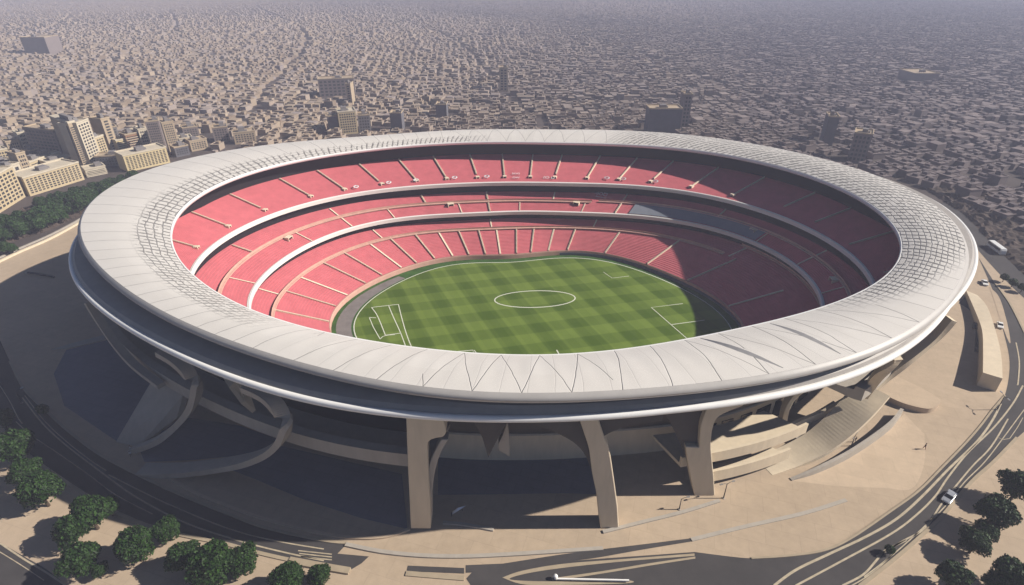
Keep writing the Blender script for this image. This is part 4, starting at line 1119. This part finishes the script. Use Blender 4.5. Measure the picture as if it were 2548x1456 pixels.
co = bpy.data.objects.new("city", me); SC.collection.objects.link(co)
tag(co, "endless mass of small flat roofed houses fading into the haze", "city", None, "stuff")
print("city houses", len(px_))
# the nearest ones are things of their own
HM = []
for k in range(6):
    r_ = random.Random(k)
    mb = MB().box(-.5, .5, -.5, .5, 0, 1)
    w0 = mb.build("wall", M['house']).data
    mb = MB().box(-.53, .53, -.53, -.46, 1.0, 1.1).box(-.53, .53, .46, .53, 1.0, 1.1).box(-.53, -.46, -.46, .46, 1.0, 1.1).box(.46, .53, -.46, .46, 1.0, 1.1)
    x = r_.uniform(-.3, .05); mb.box(x, x+.38, -.1, .3, 1.0, 1.0+r_.uniform(.25, .45))
    HM.append((w0, mb.build("roof", M['house']).data))
for o in [o for o in list(SC.collection.objects) if o.parent is None and o.name.split('.')[0] in ("wall", "roof")]: bpy.data.objects.remove(o)
for q, i in enumerate(near):
    t = empty("house", (px_[i], py_[i], 0), ang[i]); t.scale = (ww[i], dd_[i], hh[i])
    for nm, me in zip(("wall", "roof"), HM[q % 6]):
        o = bpy.data.objects.new(nm, me); SC.collection.objects.link(o); o.parent = t
    tag(t, "small flat roofed stone house in the first rows of the dense city", "house", "houses nearest the stadium")

# ------------------------------------------------------------------ vehicles
M['car_silver'] = mat("silver_car_paint", (.55, .57, .60), .25, metal=.5, spec=.6)
M['car_white'] = mat("white_car_paint", (.8, .8, .78), .3, spec=.6)
M['car_yellow'] = mat("yellow_green_paint", (.42, .42, .06), .35, spec=.5)
M['tyre'] = mat("tyre_rubber", (.02, .02, .02), .85)
M['lamp'] = mat("lamp_lens", (.75, .75, .7), .2)
def car(u, v, u2, v2, m, label, L_=4.6, W_=1.85, H_=1.45, name="car", cat="car", bus=False):
    p, q = P(u, v, .1), P(u2, v2, .1); d = q-p
    t = empty(name, (p.x, p.y, .07), math.atan2(d.y, d.x)); tag(t, label, cat)
    h = L_/2
    if bus: prof = [(-h, .35), (-h, H_-.2), (-h+.3, H_), (h-.5, H_), (h-.05, H_-.9), (h, .9), (h, .35)]
    else: prof = [(-h, .35), (-h, .8), (-h+.1, .95), (-h*.55, 1.0), (h*.35, .95), (h*.9, .75), (h, .6), (h, .35)]
    def ext(pr, w0, w1=None, nm="body", mm=M[m]):
        w1 = w1 or [w0]*len(pr); n = len(pr)
        vs = [(x, -w1[i]/2, z) for i, (x, z) in enumerate(pr)]+[(x, w1[i]/2, z) for i, (x, z) in enumerate(pr)]
        fs = [tuple(range(n-1, -1, -1)), tuple(range(n, 2*n))]+[(i, (i+1) % n, (i+1) % n+n, i+n) for i in range(n)]
        o = mesh_obj(nm, vs, fs, mm, t)
        bm = bmesh.new(); bm.from_mesh(o.data); bmesh.ops.recalc_face_normals(bm, faces=bm.faces); bm.to_mesh(o.data); bm.free()
        b_ = o.modifiers.new("bevel", 'BEVEL'); b_.width = .07; b_.segments = 2
        return o
    ext(prof, W_)
    if bus:
        MB().box(-h+.5, h-1.0, -W_/2-.02, -W_/2, H_*.5, H_-.45).box(-h+.5, h-1.0, W_/2, W_/2+.02, H_*.5, H_-.45).build("window", M['glass'], t)
    else:
        ext([(-h*.62, .95), (-h*.45, H_-.04), (h*.12, H_-.04), (h*.45, .93)], W_*.86, [W_*.9, W_*.72, W_*.72, W_*.9], "windows", M['glass'])
        ext([(-h*.46, H_-.06), (-h*.44, H_), (h*.11, H_), (h*.14, H_-.06)], W_*.74, None, "roof")
    for x in (-h*.62, h*.62):
        for y in (-1, 1):
            mb = MB(); mb.tube([(x, y*(W_/2-.2), .34), (x, y*(W_/2+.02), .34)], .34, 14)
            wh = mb.build("wheel", M['tyre'], t)
            MB().tube([(x, y*(W_/2+.02), .34), (x, y*(W_/2+.04), .34)], .18, 10).build("rim", M['silver'], wh)
    for y in (-1, 1):
        MB().box(h-.04, h+.03, y*W_*.36-.16, y*W_*.36+.16, .58, .72).build("headlight", M['lamp'], t)
    return t
car(2360, 1240, 2345, 1258, 'car_silver', "silver car driving down the right ring road near the row of trees", 5.2, 2.1, 1.5)
car(2449, 706, 2456, 722, 'car_white', "white car on the inner lane right of the stadium, under the rim", 4.8, 2.0, 1.5)
car(2487, 812, 2489, 826, 'car_white', "white car standing further down the right road beside the pale ramp", 4.4, 1.9, 1.5)
car(2477, 623, 2492, 634, 'car_white', "long white coach on the far road right of the stadium", 11.0, 2.6, 3.1, "coach", "coach", True)
car(2427, 814, 2426, 835, 'metal_dark', "dark car parked in the dark inner lane beside the pale ramp", 4.6, 1.9, 1.5)

# ------------------------------------------------------------------ lamp posts and small furniture
def lamp_post(u, v, h, rz, label, arms=2):
    p = P(u, v); t = empty("street_lamp", (p.x, p.y, 0), rz); tag(t, label, "street lamp", "street lamps on the plaza")
    MB().tube([(0, 0, 0), (0, 0, h*.5), (0, 0, h)], [.16, .12, .09]).build("pole", M['metal_dark'], t)
    MB().tube([(0, 0, 0), (0, 0, .25)], [.4, .34], 10).build("base", M['concrete_grey'], t)
    for k in range(arms):
        s = 1 if k == 0 else -1
        MB().tube([(0, 0, h-.2), (s*.8, 0, h+.25), (s*1.8, 0, h+.3)], [.07, .06, .05]).build("arm", M['metal_dark'], t)
        MB().box(s*1.8-.45, s*1.8+.45, -.2, .2, h+.22, h+.38).build("lamp_head", M['silver'], t)
lamp_post(1800, 1240, 5.5, .3, "double armed lamp post on the plaza right of the front columns")
lamp_post(2118, 1110, 4.0, .8, "double armed lamp post on the curved terrace by the retaining wall")
lamp_post(1362, 1110, 5.0, .4, "double armed lamp post under the rim between the two front columns")
lamp_post(1690, 1268, 4.0, .2, "slim lamp post at the edge of the plaza joint", 1)
lamp_post(55, 1003, 4.5, 1.2, "lamp post at the start of the left ring road's inner lane", 1)
lamp_post(2481, 1020, 5.5, 1.5, "tall lamp post between the right ring road's lanes")
p = P(68, 681); q = P(136, 692)
t = empty("post_and_shadow", (p.x, p.y, 0), math.atan2(q.y-p.y, q.x-p.x)); tag(t, "post with its long cast shadow modelled as a dark beam on the left plaza", "post and shadow")
ln = (q-p).length
MB().box(0, ln, -.35, .35, .5, 1.0).build("beam", M['metal_dark'], t)  # dark beam standing in for the post's cast shadow
MB().box(-.5, .7, -.6, .6, 0, 1.3).build("post_stub", M['concrete_grey'], t)
MB().box(ln-.4, ln, -.3, .3, 0, .5).build("foot", M['metal_dark'], t)
p = P(1140, 1275)
t = empty("sculpture", (p.x, p.y, 0), .35); tag(t, "small folded metal sculpture on the sunny plaza right of the left front column", "sculpture")
mesh_obj("blade", [(-1.6, -.3, .2), (0, -.5, 1.2), (2.2, .1, 1.5), (.3, .5, .5), (-1.4, .2, .7), (0, 0, 1.7)], [(0, 1, 2, 3), (0, 4, 5, 1), (4, 3, 2, 5), (0, 3, 4), (1, 5, 2)], M['silver'], t)
MB().tube([(-1.9, -.6, 0), (-1.7, -.2, .9)], .12).build("leg", M['metal_dark'], t)
MB().tube([(1.2, .2, 0), (1.1, .2, 1.1)], .1).build("leg", M['metal_dark'], t)
p = P(1382, 1441)
t = empty("bollard", (p.x, p.y, 0)); tag(t, "white ball topped bollard at the tip of the hairpin lane", "bollard")
mb = MB(); prof = [(.0, 0), (.3, 0), (.3, .5), (.22, .55), (.45, .8), (.55, 1.05), (.42, 1.35), (.15, 1.5)]
mb.tube([(0, 0, z+.001*i) for i, (r_, z) in enumerate(prof)], [max(r_, .02) for r_, z in prof], 14); mb.build("post", M['white'], t)
a, b = P(1385, 1442, .5), P(1565, 1446, .5)
o = ribbon("guard_rail", [a, b], .35, .9, M['white'], thick=.35, smooth=False); o["kind"] = "thing"
tag(o, "white guard rail along the hairpin lane at the bottom edge", "guard rail")

# ------------------------------------------------------------------ people
SKIN = mat("skin", (.42, .25, .17), .6); CL = {'dark': mat("dark_cloth", (.03, .02, .025), .9), 'red': mat("maroon_cloth", (.16, .03, .03), .9), 'white': mat("white_cloth", (.75, .75, .75), .8), 'blue': mat("blue_cloth", (.06, .09, .16), .9)}
def person(u, v, rz, top, leg_, label, s=1.0, stride=.22):
    p = P(u, v); t = empty("person", (p.x, p.y, .05), rz); tag(t, label, "person"); t.scale = (s, s, s)
    pts = [(0, 0, .95), (0, .0, 1.15), (0, 0, 1.38), (0, 0, 1.50), (0, .02, 1.62), (0, .02, 1.74),
           (.10, 0, .90), (.12, stride, .50), (.12, stride*.9, .08), (.12, stride+.12, .03), (-.10, 0, .90), (-.12, -stride*.4, .50), (-.12, -stride*1.3, .12), (-.12, -stride*1.3+.12, .03),
           (.19, 0, 1.42), (.26, -.06, 1.14), (.24, .08, .90), (.24, .12, .80), (-.19, 0, 1.42), (-.27, .06, 1.14), (-.24, .2, .92), (-.24, .24, .82)]
    ed = [(0, 1), (1, 2), (2, 3), (3, 4), (4, 5), (0, 6), (6, 7), (7, 8), (8, 9), (0, 10), (10, 11), (11, 12), (12, 13), (2, 14), (14, 15), (15, 16), (16, 17), (2, 18), (18, 19), (19, 20), (20, 21)]
    rd_ = [.14, .13, .15, .06, .10, .09, .10, .07, .045, .04, .10, .07, .045, .04, .06, .045, .035, .04, .06, .045, .035, .04]
    me = bpy.data.meshes.new("body"); me.from_pydata(pts, ed, [])
    o = bpy.data.objects.new("body", me); SC.collection.objects.link(o)
    sk = o.modifiers.new("skin", 'SKIN')
    for i, r_ in enumerate(rd_): me.skin_vertices[0].data[i].radius = (r_, r_)
    me.skin_vertices[0].data[0].use_root = True
    ss = o.modifiers.new("sub", 'SUBSURF'); ss.levels = ss.render_levels = 1
    dg = bpy.context.evaluated_depsgraph_get()
    me2 = bpy.data.meshes.new_from_object(o.evaluated_get(dg)); bpy.data.objects.remove(o)
    me2.materials.clear()
    for m_ in (SKIN, CL[top], CL[leg_]): me2.materials.append(m_)
    for f in me2.polygons:
        z = f.center.z
        f.material_index = 0 if (z > 1.5 or (abs(f.center.x) > .18 and z < 1.0)) else (1 if z > .95 else 2)
    o = bpy.data.objects.new("body", me2); SC.collection.objects.link(o); o.parent = t
    bm = bmesh.new(); bmesh.ops.create_uvsphere(bm, u_segments=10, v_segments=6, radius=.115)
    for v_ in bm.verts: v_.co.z = v_.co.z*.8+1.79; v_.co.y -= .0
    mh = bpy.data.meshes.new("hair"); bm.to_mesh(mh); bm.free(); mh.materials.append(CL['dark'])
    h = bpy.data.objects.new("hair", mh); SC.collection.objects.link(h); h.parent = t
person(2299, 1118, 1.2, 'dark', 'red', "person in dark top and maroon trousers walking alone on the sunny plaza at right", 1.25)
person(327, 1122, -.8, 'white', 'blue', "person in white top at the foot of the hooked rib, nearer the stadium", 1.1)
person(327, 1136, .5, 'white', 'dark', "person in white top and dark trousers at the foot of the hooked rib", 1.1)
person(2127, 1100, .3, 'dark', 'blue', "person in dark top on the curved terrace by the retaining wall", 1.1)
person(1133, 1118, .3, 'white', 'dark', "person in white top in the shade beside the left front column", 1.1)
#NEXT3

# ------------------------------------------------------------------ haze
hb = MB().box(-3600, 3600, -260, 4200, -1.0, 127.0).build("haze")
hm = bpy.data.materials.new("haze_air"); hm.use_nodes = True
t = hm.node_tree; t.nodes.clear()
out = t.nodes.new("ShaderNodeOutputMaterial"); pv = t.nodes.new("ShaderNodeVolumePrincipled")
pv.inputs["Color"].default_value = (.70, .74, .95, 1)
pv.inputs["Density"].default_value = .00036
pv.inputs["Anisotropy"].default_value = .0
t.links.new(pv.outputs[0], out.inputs["Volume"])
hb.data.materials.append(hm)
tag(hb, None, None, None, 'stuff')
